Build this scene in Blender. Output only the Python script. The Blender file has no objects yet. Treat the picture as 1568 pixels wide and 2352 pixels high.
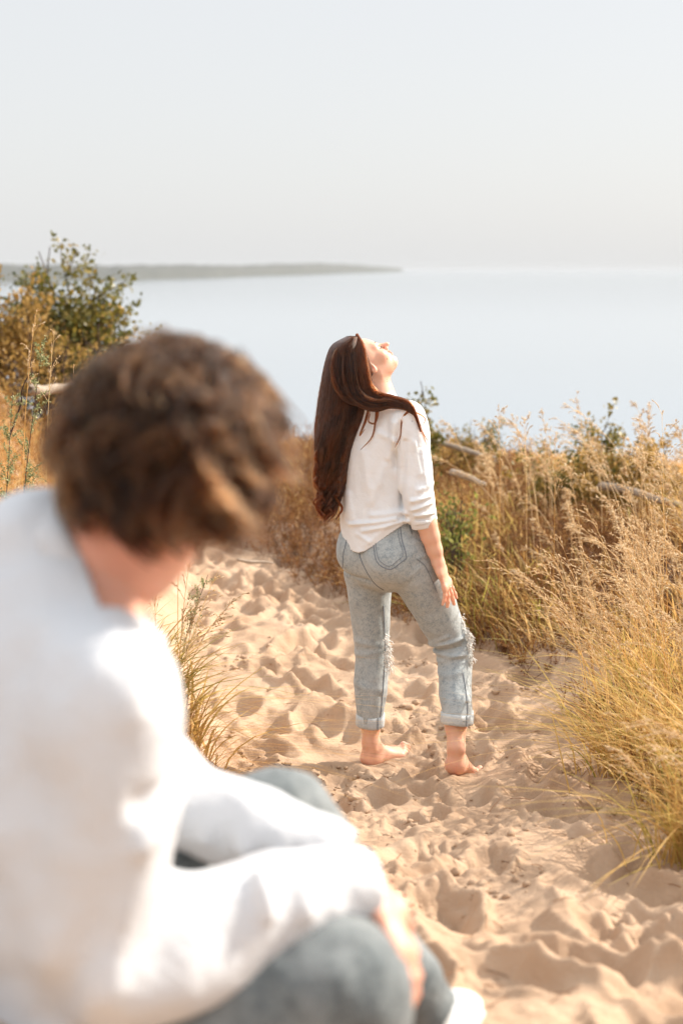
import bpy, math, random
import numpy as np
from mathutils import Vector, Matrix
from mathutils.bvhtree import BVHTree

# ------------------------------------------------------------------ camera, world, sun, exposure
S = bpy.context.scene
COL = S.collection
rng = np.random.default_rng(11)
PITCH = math.radians(9.7)
FPX = 50.0 / 36.0 * 2352.0
CAMZ = 1.85
cam_d = bpy.data.cameras.new('camera'); cam = bpy.data.objects.new('camera', cam_d); COL.objects.link(cam)
cam.location = (0, 0, CAMZ); cam.rotation_euler = (math.pi / 2 - PITCH, 0, 0)
cam_d.sensor_fit = 'VERTICAL'; cam_d.sensor_height = 36.0; cam_d.lens = 50.0
cam_d.clip_start = 0.05; cam_d.clip_end = 60000
cam_d.dof.use_dof = True; cam_d.dof.focus_distance = 5.12; cam_d.dof.aperture_fstop = 2.1
S.camera = cam

SUN_EL, SUN_AZ = math.radians(34), math.radians(66)     # azimuth: clockwise from +Y (the view direction)
W = bpy.data.worlds.new('World'); S.world = W; W.use_nodes = True
nt = W.node_tree; nt.nodes.clear()
wo = nt.nodes.new('ShaderNodeOutputWorld'); bg = nt.nodes.new('ShaderNodeBackground')
sky = nt.nodes.new('ShaderNodeTexSky'); sky.sky_type = 'NISHITA'; sky.sun_disc = False
sky.sun_elevation = SUN_EL; sky.sun_rotation = SUN_AZ; sky.air_density = 1.0; sky.dust_density = 3.0
veil = nt.nodes.new('ShaderNodeMixRGB'); veil.inputs[0].default_value = 0.86; veil.inputs[2].default_value = (4.34, 4.37, 4.40, 1)
nt.links.new(sky.outputs[0], veil.inputs[1])
# added fill light: unseen sky overhead made brighter than the visible horizon band
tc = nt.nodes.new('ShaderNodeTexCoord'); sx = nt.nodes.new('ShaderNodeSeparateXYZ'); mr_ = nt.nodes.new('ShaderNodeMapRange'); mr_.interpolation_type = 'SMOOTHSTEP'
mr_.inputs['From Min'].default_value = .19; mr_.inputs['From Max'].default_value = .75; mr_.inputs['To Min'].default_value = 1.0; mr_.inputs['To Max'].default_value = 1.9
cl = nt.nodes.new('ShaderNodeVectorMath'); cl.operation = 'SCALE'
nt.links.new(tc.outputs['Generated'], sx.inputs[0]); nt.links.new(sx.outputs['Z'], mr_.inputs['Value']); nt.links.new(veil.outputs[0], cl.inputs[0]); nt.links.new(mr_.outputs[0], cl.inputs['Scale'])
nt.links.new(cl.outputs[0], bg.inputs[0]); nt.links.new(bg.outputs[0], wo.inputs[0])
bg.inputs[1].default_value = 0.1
sl = bpy.data.lights.new('sun', 'SUN'); sun = bpy.data.objects.new('sun', sl); COL.objects.link(sun)
sl.energy = 4.3; sl.angle = math.radians(0.6); sl.color = (1.0, 0.90, 0.78)
sdir = Vector((math.sin(SUN_AZ) * math.cos(SUN_EL), math.cos(SUN_AZ) * math.cos(SUN_EL), math.sin(SUN_EL)))
sun.rotation_euler = (-sdir).to_track_quat('-Z', 'Y').to_euler(); sun.location = (6, 4, 8)
S.view_settings.view_transform = 'Standard'; S.view_settings.look = 'None'
S.view_settings.exposure = 0.99; S.view_settings.gamma = 1.0
S.render.engine = 'CYCLES'
S.cycles.use_denoising = True
S.cycles.max_bounces = 8; S.cycles.transparent_max_bounces = 8
S.cycles.sample_clamp_indirect = 6.0
S.cycles.volume_bounces = 0

# ------------------------------------------------------------------ helpers
def px(u, v, y):
    """point at world depth y seen at (u, v) in the 1568x2352 layout"""
    dx = (u - 784) / FPX; dz = -(v - 1176) / FPX
    dy = math.cos(PITCH) + dz * math.sin(PITCH); dzz = -math.sin(PITCH) + dz * math.cos(PITCH)
    return np.array([dx * y / dy, y, CAMZ + dzz * y / dy])

def hsh(i, j, k, seed):
    M = np.uint32(0xffffffff)
    h = (i.astype(np.int64) * 374761393 + j.astype(np.int64) * 668265263 + k.astype(np.int64) * 2147483647 + seed * 1274126177) & 0xffffffff
    h = ((h ^ (h >> 13)) * 1274126177) & 0xffffffff
    h = h ^ (h >> 16)
    return (h & 0xffffff) / float(0x7fffff) - 1.0

def noise3(P, seed=0):
    P = np.asarray(P, float); F = np.floor(P); t = P - F; t = t * t * (3 - 2 * t)
    i, j, k = F[..., 0], F[..., 1], F[..., 2]; out = 0
    for a in (0, 1):
        for b in (0, 1):
            for c in (0, 1):
                w = (t[..., 0] if a else 1 - t[..., 0]) * (t[..., 1] if b else 1 - t[..., 1]) * (t[..., 2] if c else 1 - t[..., 2])
                out = out + w * hsh(i + a, j + b, k + c, seed)
    return out

def noise2(x, y, seed=0):
    fx, fy = np.floor(x), np.floor(y); tx, ty = x - fx, y - fy
    tx = tx * tx * (3 - 2 * tx); ty = ty * ty * (3 - 2 * ty); z = np.zeros_like(fx)
    a = hsh(fx, fy, z, seed); b = hsh(fx + 1, fy, z, seed); c = hsh(fx, fy + 1, z, seed); d = hsh(fx + 1, fy + 1, z, seed)
    return (a * (1 - tx) + b * tx) * (1 - ty) + (c * (1 - tx) + d * tx) * ty

def sstep(a, b, x):
    t = np.clip((x - a) / (b - a), 0, 1); return t * t * (3 - 2 * t)

def mesh_np(name, V, Fq=None, Ft=None, smooth=True, rnd=None):
    me = bpy.data.meshes.new(name)
    V = np.asarray(V, np.float32).reshape(-1, 3)
    Fq = np.zeros((0, 4), np.int32) if Fq is None else np.asarray(Fq, np.int32).reshape(-1, 4)
    Ft = np.zeros((0, 3), np.int32) if Ft is None else np.asarray(Ft, np.int32).reshape(-1, 3)
    me.vertices.add(len(V)); me.vertices.foreach_set('co', V.ravel())
    nl = Fq.size + Ft.size; me.loops.add(nl)
    me.loops.foreach_set('vertex_index', np.concatenate([Fq.ravel(), Ft.ravel()]).astype(np.int32))
    me.polygons.add(len(Fq) + len(Ft))
    st = np.concatenate([np.arange(len(Fq)) * 4, len(Fq) * 4 + np.arange(len(Ft)) * 3]).astype(np.int32)
    me.polygons.foreach_set('loop_start', st)
    if smooth: me.polygons.foreach_set('use_smooth', np.ones(len(st), bool))
    if rnd is not None:
        at = me.attributes.new('rnd', 'FLOAT', 'POINT'); at.data.foreach_set('value', np.asarray(rnd, np.float32).ravel())
    me.update(calc_edges=True)
    return me

def link(name, me, mat=None, parent=None, **kw):
    o = bpy.data.objects.new(name, me); COL.objects.link(o)
    if mat is not None and me is not None: me.materials.append(mat)
    if parent is not None:
        o.parent = parent
        o.matrix_parent_inverse = Matrix.Translation(-Vector(parent.location))
    for k, v in kw.items():
        o[{'cat': 'category'}.get(k, k)] = v
    return o

def empty(name, loc, label, cat, group=None):
    o = bpy.data.objects.new(name, None); COL.objects.link(o); o.location = tuple(loc)
    o['label'] = label; o['category'] = cat; o.empty_display_size = 0.1
    if group: o['group'] = group
    return o

class Geo:
    """collects vertices / quads / triangles plus a per-vertex random value"""
    def __init__(s): s.V = []; s.Q = []; s.T = []; s.R = []; s.n = 0
    def add(s, V, Q=None, T=None, r=0.5):
        V = np.asarray(V, float).reshape(-1, 3)
        if Q is not None and len(Q): s.Q.append(np.asarray(Q).reshape(-1, 4) + s.n)
        if T is not None and len(T): s.T.append(np.asarray(T).reshape(-1, 3) + s.n)
        s.V.append(V); s.R.append(np.broadcast_to(np.asarray(r, float), (len(V),)).copy() if np.ndim(r) < 1 or len(np.atleast_1d(r)) == len(V) else np.full(len(V), .5))
        s.n += len(V)
    def mesh(s, name, smooth=True):
        return mesh_np(name, np.concatenate(s.V), np.concatenate(s.Q) if s.Q else None, np.concatenate(s.T) if s.T else None, smooth, np.concatenate(s.R))

def nrm(a): return a / np.maximum(np.linalg.norm(a, axis=-1, keepdims=True), 1e-9)

def tubes(P, R, sides=3, r=None, cap=True):
    """P (m,n,3) polylines, R (m,n) radii -> V, Q, rnd"""
    P = np.asarray(P, float); m, n, _ = P.shape; R = np.broadcast_to(R, (m, n))
    T = nrm(np.gradient(P, axis=1)); ref = np.array([.31, .21, .93]); alt = np.array([.9, .3, .1])
    ref = np.where((np.abs((T[:, :1] * ref).sum(-1, keepdims=True)) > .92), alt, ref)
    A = nrm(np.cross(T, ref)); B = np.cross(T, A)
    ang = np.arange(sides) / sides * 2 * np.pi
    V = P[:, :, None] + R[:, :, None, None] * (A[:, :, None] * np.cos(ang)[None, None, :, None] + B[:, :, None] * np.sin(ang)[None, None, :, None])
    idx = np.arange(m * n * sides).reshape(m, n, sides); nx = np.roll(idx, -1, axis=2)
    Q = np.stack([idx[:, :-1], nx[:, :-1], nx[:, 1:], idx[:, 1:]], -1).reshape(-1, 4)
    rr = np.repeat(r if r is not None else np.full(m, .5), n * sides)
    return V.reshape(-1, 3), Q, rr

def ribbons(P, Wd, r=None):
    """P (m,n,3), Wd (m,n,3) half-width vectors"""
    m, n, _ = P.shape
    V = np.stack([P - Wd, P + Wd], 2); idx = np.arange(m * n * 2).reshape(m, n, 2)
    Q = np.stack([idx[:, :-1, 0], idx[:, :-1, 1], idx[:, 1:, 1], idx[:, 1:, 0]], -1).reshape(-1, 4)
    return V.reshape(-1, 3), Q, np.repeat(r if r is not None else np.full(m, .5), n * 2)

def spline(pts, n):
    """Catmull-Rom through the rows of pts (any width), n samples"""
    pts = np.asarray(pts, float); k = len(pts)
    P = np.vstack([2 * pts[0] - pts[1], pts, 2 * pts[-1] - pts[-2]])
    t = np.linspace(0, k - 1 - 1e-9, n); i = t.astype(int); f = (t - i)[:, None]
    a, b, c, d = P[i], P[i + 1], P[i + 2], P[i + 3]
    return .5 * (2 * b + (c - a) * f + (2 * a - 5 * b + 4 * c - d) * f * f + (3 * b - a - 3 * c + d) * f ** 3)

# --- signed-distance modelling, meshed with block-wise surface nets
def smin(a, b, k):
    h = np.maximum(k - np.abs(a - b), 0) / k
    return np.minimum(a, b) - h * h * k * .25

class Cone:
    """elliptic tapered capsule; lat = direction of the first radius"""
    def __init__(s, a, b, ra, rb, lat=(1, 0, 0), k=.03, sub=False):
        s.a = np.array(a, float); s.b = np.array(b, float)
        s.ra = np.array([ra, ra] if np.ndim(ra) == 0 else ra, float); s.rb = np.array([rb, rb] if np.ndim(rb) == 0 else rb, float)
        d = s.b - s.a; s.L = np.linalg.norm(d); s.d = d / s.L if s.L > 1e-6 else np.array([0, 0, 1.])
        l = np.array(lat, float); l = l - s.d * (l @ s.d)
        if np.linalg.norm(l) < 1e-3: l = np.cross(s.d, [.3, .5, .8])
        s.u = l / np.linalg.norm(l); s.w = np.cross(s.d, s.u); s.k = k; s.sub = sub
        s.c = (s.a + s.b) / 2; s.R = s.L / 2 + max(s.ra.max(), s.rb.max())
    def __call__(s, P):
        q = P - s.a; z = q @ s.d; t = np.clip(z / max(s.L, 1e-6), 0, 1)
        x = q @ s.u; y = q @ s.w; zz = z - t * s.L
        rx = s.ra[0] + (s.rb[0] - s.ra[0]) * t; ry = s.ra[1] + (s.rb[1] - s.ra[1]) * t; rz = np.minimum(rx, ry)
        return (np.sqrt((x / rx) ** 2 + (y / ry) ** 2 + (zz / rz) ** 2) - 1) * rz

class Ell:
    def __init__(s, c, r, ax=None, k=.03, sub=False):
        s.c = np.array(c, float); s.r = np.array(r, float); s.ax = np.eye(3) if ax is None else np.array(ax, float); s.k = k; s.sub = sub; s.R = s.r.max()
    def __call__(s, P):
        q = (P - s.c) @ s.ax.T / s.r; n = np.sqrt((q * q).sum(-1)); g = np.sqrt(((q / s.r) ** 2).sum(-1))
        return n * (n - 1) / np.maximum(g, 1e-6)

def chain(pts, lat, k=.02, sub=4):
    """pts rows: x,y,z,rx,ry -> smooth list of Cones"""
    n = (len(pts) - 1) * sub + 1; Q = spline([np.concatenate([p[0], [p[1], p[2]]]) for p in pts], n)
    return [Cone(Q[i, :3], Q[i + 1, :3], Q[i, 3:5], Q[i + 1, 3:5], lat, k) for i in range(n - 1)]

def sdf_mesh(prims, h, post=None, B=22):
    lo = np.min([p.c - p.R for p in prims if not p.sub], 0) - .02; hi = np.max([p.c + p.R for p in prims if not p.sub], 0) + .02
    nb = np.ceil((hi - lo) / (h * B)).astype(int); keysV, posV, Qs = [], [], []
    big = 4096
    C = np.array([p.c for p in prims]); RR = np.array([p.R for p in prims])
    g = np.arange(-1, B + 1)
    for bi in range(nb[0]):
        for bj in range(nb[1]):
            for bk in range(nb[2]):
                o = np.array([bi, bj, bk]) * B; bc = lo + (o + B / 2) * h; br = B * h * .87 + .012
                near = np.where(np.linalg.norm(C - bc, axis=1) - RR < br)[0]
                if not len(near): continue
                ps = [prims[i] for i in near]
                # coarse test
                cc = np.stack(np.meshgrid(*[lo[a] + (o[a] + np.linspace(-1, B, 5)) * h for a in range(3)], indexing='ij'), -1)
                f = None
                for p in ps:
                    if p.sub: continue
                    d = p(cc); f = d if f is None else np.minimum(f, d)
                if f is None or f.min() > B * h * .5 + .015: continue
                if f.max() < -(B * h * .9 + .03): continue
                X = np.stack(np.meshgrid(*[lo[a] + (o[a] + g) * h for a in range(3)], indexing='ij'), -1)
                f = None
                for p in ps:
                    d = p(X)
                    if p.sub: f = None if f is None else -smin(-f, d, p.k)
                    else: f = d if f is None else smin(f, d, p.k)
                if post: f = post(X, f)
                f = np.clip(f, -.1, .1); ins = f < 0
                n = B + 1; sh = (n, n, n)
                acc = np.zeros(sh + (3,)); cnt = np.zeros(sh)
                corner = lambda a, b, c: f[a:a + n, b:b + n, c:c + n]
                for ax in range(3):
                    for p in (0, 1):
                        for q in (0, 1):
                            s0 = [0, 0, 0]; oth = [x for x in range(3) if x != ax]; s0[oth[0]] = p; s0[oth[1]] = q
                            s1 = list(s0); s1[ax] = 1
                            f0 = corner(*s0); f1 = corner(*s1); m = (f0 < 0) != (f1 < 0)
                            t = np.where(m, f0 / np.where(m, f0 - f1, 1), 0)
                            acc[..., ax] += np.where(m, t, 0)
                            acc[..., oth[0]] += np.where(m, p, 0); acc[..., oth[1]] += np.where(m, q, 0); cnt += m
                act = cnt > 0
                if not act.any(): continue
                ii = np.argwhere(act); pos = lo + (ii + o - 1 + acc[act] / cnt[act][:, None]) * h
                key = lambda I: ((I[:, 0] + o[0]) * big + (I[:, 1] + o[1])) * big + (I[:, 2] + o[2])
                keysV.append(key(ii)); posV.append(pos)
                for ax in range(3):
                    a, b = [x for x in range(3) if x != ax]
                    sl0 = [slice(1, n), slice(1, n), slice(1, n)]; sl1 = list(sl0); sl1[ax] = slice(2, n + 1)
                    e0 = ins[tuple(sl0)]; e1 = ins[tuple(sl1)]; m = e0 != e1
                    I = np.argwhere(m) + 1
                    if not len(I): continue
                    flip = e0[m]
                    ea = np.zeros(3, int); ea[a] = 1; eb = np.zeros(3, int); eb[b] = 1
                    q = np.stack([key(I), key(I - ea), key(I - ea - eb), key(I - eb)], 1)
                    if ax == 1: flip = ~flip
                    q[~flip] = q[~flip][:, ::-1]
                    Qs.append(q)
    K = np.concatenate(keysV); Pp = np.concatenate(posV); uk, ui = np.unique(K, return_index=True)
    Q = np.concatenate(Qs); Qi = np.searchsorted(uk, Q); ok = (uk[np.clip(Qi, 0, len(uk) - 1)] == Q).all(1)
    Q = Qi[ok]; V = Pp[ui]
    # light Laplacian smoothing
    for _ in range(2):
        s = np.zeros_like(V); c = np.zeros(len(V))
        for a, b in ((0, 1), (1, 2), (2, 3), (3, 0)):
            np.add.at(s, Q[:, a], V[Q[:, b]]); np.add.at(c, Q[:, a], 1); np.add.at(s, Q[:, b], V[Q[:, a]]); np.add.at(c, Q[:, b], 1)
        V = np.where(c[:, None] > 0, V * .5 + .5 * s / np.maximum(c, 1)[:, None], V)
    return V, Q

def vnormals(V, Q):
    N = np.zeros_like(V); n = np.cross(V[Q[:, 2]] - V[Q[:, 0]], V[Q[:, 3]] - V[Q[:, 1]])
    for a in range(4): np.add.at(N, Q[:, a], n)
    return nrm(N)

def drop_faces(V, Q, bad):
    Q = Q[~bad[Q].all(1)]; used = np.unique(Q); mp = np.full(len(V), -1); mp[used] = np.arange(len(used))
    return V[used], mp[Q]

# ------------------------------------------------------------------ materials
def new_mat(name):
    m = bpy.data.materials.new(name); m.use_nodes = True; t = m.node_tree; t.nodes.clear()
    out = t.nodes.new('ShaderNodeOutputMaterial'); return m, t, out

def node(t, typ, **kw):
    n = t.nodes.new(typ)
    for k, v in kw.items():
        if k in n.inputs: n.inputs[k].default_value = v
        else: setattr(n, k, v)
    return n

def ramp(t, fac, stops):
    r = t.nodes.new('ShaderNodeValToRGB'); cr = r.color_ramp
    while len(cr.elements) > 1: cr.elements.remove(cr.elements[-1])
    cr.elements[0].position = stops[0][0]; cr.elements[0].color = tuple(stops[0][1]) + (1,)
    for p, c in stops[1:]:
        e = cr.elements.new(p); e.color = tuple(c) + (1,)
    t.links.new(fac, r.inputs[0]); return r.outputs[0]

def coords(t): return node(t, 'ShaderNodeTexCoord').outputs['Object']

def tex_noise(t, scale, detail=4, rough=.6, vec=None):
    n = node(t, 'ShaderNodeTexNoise'); n.inputs['Scale'].default_value = scale; n.inputs['Detail'].default_value = detail; n.inputs['Roughness'].default_value = rough
    t.links.new(vec if vec is not None else coords(t), n.inputs['Vector']); return n.outputs['Fac']

def principled(t, out, color, rough=.6, **kw):
    b = t.nodes.new('ShaderNodeBsdfPrincipled'); b.inputs['Roughness'].default_value = rough
    if hasattr(color, 'links'): t.links.new(color, b.inputs['Base Color'])
    else: b.inputs['Base Color'].default_value = tuple(color) + (1,)
    for k, v in kw.items(): b.inputs[k.replace('_', ' ')].default_value = v
    t.links.new(b.outputs[0], out.inputs[0]); return b

def bump(t, b, h, strength=.3, dist=.01, chain_from=None):
    n = t.nodes.new('ShaderNodeBump'); n.inputs['Strength'].default_value = strength; n.inputs['Distance'].default_value = dist
    t.links.new(h, n.inputs['Height'])
    if chain_from is not None: t.links.new(chain_from, n.inputs['Normal'])
    t.links.new(n.outputs[0], b.inputs['Normal']); return n.outputs[0]

def fibres(name, P, R, rnd, mat, parent):
    """hair as real curve fibres: P (m,n,3), R (m,n)"""
    m, n, _ = P.shape; c = bpy.data.hair_curves.new(name); c.add_curves([n] * m)
    c.attributes['position'].data.foreach_set('vector', np.ascontiguousarray(P, dtype=np.float32).ravel())
    a = c.attributes.get('radius') or c.attributes.new('radius', 'FLOAT', 'POINT'); a.data.foreach_set('value', np.ascontiguousarray(np.broadcast_to(R, (m, n)), dtype=np.float32).ravel())
    a = c.attributes.new('rnd', 'FLOAT', 'CURVE'); a.data.foreach_set('value', np.asarray(rnd, np.float32))
    o = bpy.data.objects.new(name, c); COL.objects.link(o); c.materials.append(mat)
    if parent is not None:
        o.parent = parent; o.matrix_parent_inverse = Matrix.Translation(-Vector(parent.location))
    return o

def fibre_mat(name, dark, light, rough=.32, ior=1.32):
    m, t, out = new_mat(name); at = node(t, 'ShaderNodeAttribute', attribute_name='rnd'); c = ramp(t, at.outputs['Fac'], [(0, dark), (1, light)])
    h = t.nodes.new('ShaderNodeBsdfHairPrincipled'); h.parametrization = 'COLOR'; t.links.new(c, h.inputs['Color']); h.inputs['Roughness'].default_value = rough; h.inputs['IOR'].default_value = ior; h.inputs['Radial Roughness'].default_value = .45
    t.links.new(h.outputs[0], out.inputs[0]); return m

def leaf_mat(name, stops, transl=.45, rough=.5, spec=.25):
    """thin plant tissue: principled + translucent, hue picked by the blade's own random value"""
    m, t, out = new_mat(name)
    at = node(t, 'ShaderNodeAttribute', attribute_name='rnd'); c = ramp(t, at.outputs['Fac'], stops)
    b = t.nodes.new('ShaderNodeBsdfPrincipled'); b.inputs['Roughness'].default_value = rough; b.inputs['Specular IOR Level'].default_value = spec
    t.links.new(c, b.inputs['Base Color'])
    tr = t.nodes.new('ShaderNodeBsdfTranslucent'); t.links.new(c, tr.inputs[0])
    mx = t.nodes.new('ShaderNodeMixShader'); mx.inputs[0].default_value = transl
    t.links.new(b.outputs[0], mx.inputs[1]); t.links.new(tr.outputs[0], mx.inputs[2]); t.links.new(mx.outputs[0], out.inputs[0])
    return m
# ------------------------------------------------------------------ terrain
YK = np.array([-4, 0, 1.5, 2.2, 3.0, 3.7, 4.5, 5.1, 6.0, 6.7, 7.6, 8.8, 9.6, 12])
XR = np.array([1.9, 1.7, 1.45, 1.25, 1.05, .96, .98, .96, .90, .74, .15, -.42, -.9, -2.2])
XL = np.array([-.2, -.15, -.1, -.12, -.2, -.28, -.36, -.42, -.58, -.70, -.80, -.98, -1.4, -3.0])
PITS = []
_r = np.random.default_rng(5)
for _ in range(250):
    y = _r.uniform(1.2, 9.2); xl, xr = np.interp(y, YK, XL), np.interp(y, YK, XR)
    x = _r.uniform(xl - .02, xr + .12); s = _r.uniform(.5, 1.35)
    dfoot = min(math.hypot(x - .17, y - 5.14), math.hypot(x - .46, y - 4.92))
    if dfoot < .17: continue
    PITS.append((x, y, _r.normal(1.75, .55), .135 * s, .072 * s, _r.uniform(.018, .046) * s))
PITS = np.array(PITS)

def H0(x, y):
    x = np.asarray(x, float); y = np.asarray(y, float)
    xl = np.interp(y, YK, XL); xr = np.interp(y, YK, XR)
    q = 4.9 - y; base = .2 * np.log1p(np.exp(np.clip(q * 4, -30, 30))) / 4
    base = np.where(q * 4 > 29, .2 * q, base); base = np.minimum(base, .95)
    dl = xl - x; dr = x - xr
    hb = np.interp(y, [1, 2.6, 4, 5, 7, 9], [.30, .26, .24, .33, .26, .2])
    z = base + hb * sstep(-.02, .34, dl) + .34 * sstep(.25, 1.4, dl) * sstep(3.2, 5.5, y)
    z = z + .12 * sstep(0, .35, dr) + .24 * sstep(.3, 1.6, dr) * sstep(3.0, 6.5, y) * (1 - .55 * sstep(7, 10, y))
    z = z + .12 * sstep(8.3, 11, y) * sstep(1.5, -1.0, x) - .045 * np.maximum(x - .5, 0) * sstep(7, 10, y)
    z = z + .95 * np.exp(-(((x + 3.6) / 1.55) ** 2 + ((y - 10.8) / 2.6) ** 2))
    z = z + .05 * noise2(x * .9, y * .9, 3) * sstep(.0, .5, np.maximum(dl, dr))
    far = np.maximum(y - 11.6, 0) + .35 * np.maximum(np.abs(x) - 9, 0)
    z = z - .32 * far * sstep(0, 4, far) - .012 * np.minimum(far, 60) ** 2 * sstep(0, 6, far)
    return np.maximum(z, -26.0)

def H(x, y, fine=True):
    x = np.asarray(x, float); y = np.asarray(y, float); sh = np.shape(x); x = x.ravel(); y = y.ravel()
    z = H0(x, y)
    xl = np.interp(y, YK, XL); xr = np.interp(y, YK, XR)
    on = sstep(-.35, .0, x - xl) * sstep(-.35, .05, xr - x) * sstep(11, 9, y)
    fl = 1 - .75 * np.exp(-(((x - .17) ** 2 + (y - 5.16) ** 2) / .02)) - .6 * np.exp(-(((x - .48) ** 2 + (y - 4.95) ** 2) / .02))
    wx = x + .05 * noise2(x * 4, y * 4, 31); wy = y + .05 * noise2(x * 4, y * 4, 32)
    r1 = 1 - np.abs(noise2(wx * 3.1, wy * 3.6, 21)) ** .8; r2 = 1 - np.abs(noise2(wx * 7, wy * 7.5, 22))
    am = .55 + .9 * sstep(-.2, .5, noise2(x * 1.3, y * 1.1, 55))
    z = z + fl * on * am * (.058 * (r1 - .6) + .022 * (r2 - .6))
    z = z + .014 * noise2(x * 5, y * 5, 8) * (1 - .5 * on)
    if fine:
        z = z + (0.006 * noise2(x * 17, y * 17, 9) + .0032 * noise2(x * 41, y * 41, 10) + .0016 * noise2(x * 90, y * 90, 12)) * fl
    o = np.argsort(y); ys = y[o]
    for cx, cy, a, la, lb, dp in PITS:
        i0, i1 = np.searchsorted(ys, [cy - .24, cy + .24]); ii = o[i0:i1]
        if not len(ii): continue
        ii = ii[np.abs(x[ii] - cx) < .24]
        dx = x[ii] - cx; dy = y[ii] - cy; ca, sa = math.cos(a), math.sin(a)
        e = np.sqrt(((dx * ca + dy * sa) / la) ** 2 + ((-dx * sa + dy * ca) / lb) ** 2) + .10 * noise2(x[ii] * 22, y[ii] * 22, 14)
        z[ii] += fl[ii] * (-dp * 1.2 * (1 - sstep(.45, 1.02, e)) + dp * .50 * np.exp(-((e - 1.24) / .20) ** 2))
    # crumbly damp patches thrown up at pit edges
    cr = sstep(.38, .7, noise2(x * 2.6, y * 2.6, 77)) * on
    z = z + fl * cr * .024 * np.abs(noise2(x * 30, y * 30, 15)) * (1 if fine else 0)
    return z.reshape(sh)

def ground_hit(u, v, ymin=1.6, ymax=30):
    ys = np.linspace(ymin, ymax, 3000); a = px(u, v, 1.0); X = a[0] * ys; Z = CAMZ + (a[2] - CAMZ) * ys
    d = Z - H0(X, ys); i = np.argmax(d < 0)
    return np.array([X[i], ys[i], H0(X[i:i + 1], ys[i:i + 1])[0]])

# sand: finely stepped where the path runs, coarser away from it
rows = np.concatenate([np.linspace(-5, 1.2, 40)[:-1], 1.2 * np.exp(np.arange(0, math.log(11.5 / 1.2), .0021)), np.geomspace(11.6, 90, 90)])
s_f = np.arange(-.42, .4201, .0019); s_c = np.geomspace(.425, 3.2, 70)
cols = np.concatenate([-s_c[::-1], s_f, s_c])
Y2, S2 = np.meshgrid(rows, cols, indexing='ij'); Wd_ = np.where(Y2 > 1.2, Y2 + .35, 1.55) + .02 * np.maximum(Y2 - 12, 0)
X2 = S2 * Wd_; Z2 = H(X2, Y2)
nr, nc = X2.shape; idx = np.arange(nr * nc).reshape(nr, nc)
Q = np.stack([idx[:-1, :-1], idx[:-1, 1:], idx[1:, 1:], idx[1:, :-1]], -1).reshape(-1, 4)
m_sand, t, out = new_mat('dune_sand')
n1 = tex_noise(t, 2.2, 5, .6); n2 = tex_noise(t, 900, 2, .7); n3 = tex_noise(t, 60, 4, .7)
mixv = node(t, 'ShaderNodeMath', operation='MULTIPLY_ADD'); mixv.inputs[1].default_value = .35; t.links.new(n2, mixv.inputs[0])
mm = node(t, 'ShaderNodeMath', operation='MULTIPLY'); mm.inputs[1].default_value = .65; t.links.new(n1, mm.inputs[0]); t.links.new(mm.outputs[0], mixv.inputs[2])
c = ramp(t, mixv.outputs[0], [(.25, (.32, .202, .126)), (.5, (.44, .307, .208)), (.75, (.53, .39, .283))])
b = principled(t, out, c, .95, Specular_IOR_Level=.1)
bn = bump(t, b, n3, .45, .012); bump(t, b, n2, .5, .003, bn)
sand = link('sand', mesh_np('sand', np.stack([X2, Y2, Z2], -1), Q), m_sand, kind='structure')
SANDBVH = None

# lake and the far headland
m_water, t, out = new_mat('lake_water')
co = coords(t); mp = node(t, 'ShaderNodeMapping'); mp.inputs['Scale'].default_value = (.02, .06, 1); t.links.new(co, mp.inputs[0])
nf = tex_noise(t, 9, 6, .62, mp.outputs[0])
b = principled(t, out, (.24, .28, .32), .12, IOR=1.33); bump(t, b, nf, .08, .12)
wv = np.array([[-30000, 40, -25], [30000, 40, -25], [30000, 45000, -25], [-30000, 45000, -25]], float)
link('lake_water', mesh_np('lake_water', wv, [[0, 1, 2, 3]]), m_water, kind='structure')

m_forest, t, out = new_mat('far_forest')
principled(t, out, ramp(t, tex_noise(t, .02, 5), [(.35, (.055, .062, .058)), (.65, (.08, .085, .078))]), .9)
def headland():
    n = 260; V = []; Qh = []
    s = np.linspace(0, 1, n)
    u = -500 + (922 + 500) * s; d = np.interp(u, [-500, 300, 500, 700, 860, 922], [2300, 3300, 4300, 6500, 10500, 13500])
    x = (u - 784) / FPX * d; top = np.interp(u, [-500, 300, 500, 730, 800, 860, 900, 922], [600, 607, 608, 604.5, 607, 611, 614.5, 617])
    zt = CAMZ + (617.5 - top) / FPX * d + 3.0 * noise2(x * .012, d * .004, 5) + 2.0 * noise2(x * .05, d * .02, 6); zt = np.maximum(zt, -24)
    for k, (off, zf) in enumerate([(-60, 0), (0, .35), (160, .8), (500, 1), (1800, .9), (3000, 0)]):
        V.append(np.stack([x * (1 + off / d), d + off, -25.5 + (zt + 25.5) * zf], -1))
    V = np.stack(V, 1); i = np.arange(n * 6).reshape(n, 6)
    Qh = np.stack([i[:-1, :-1], i[1:, :-1], i[1:, 1:], i[:-1, 1:]], -1).reshape(-1, 4)
    link('hills', mesh_np('hills', V, Qh), m_forest, kind='structure')
headland()
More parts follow.
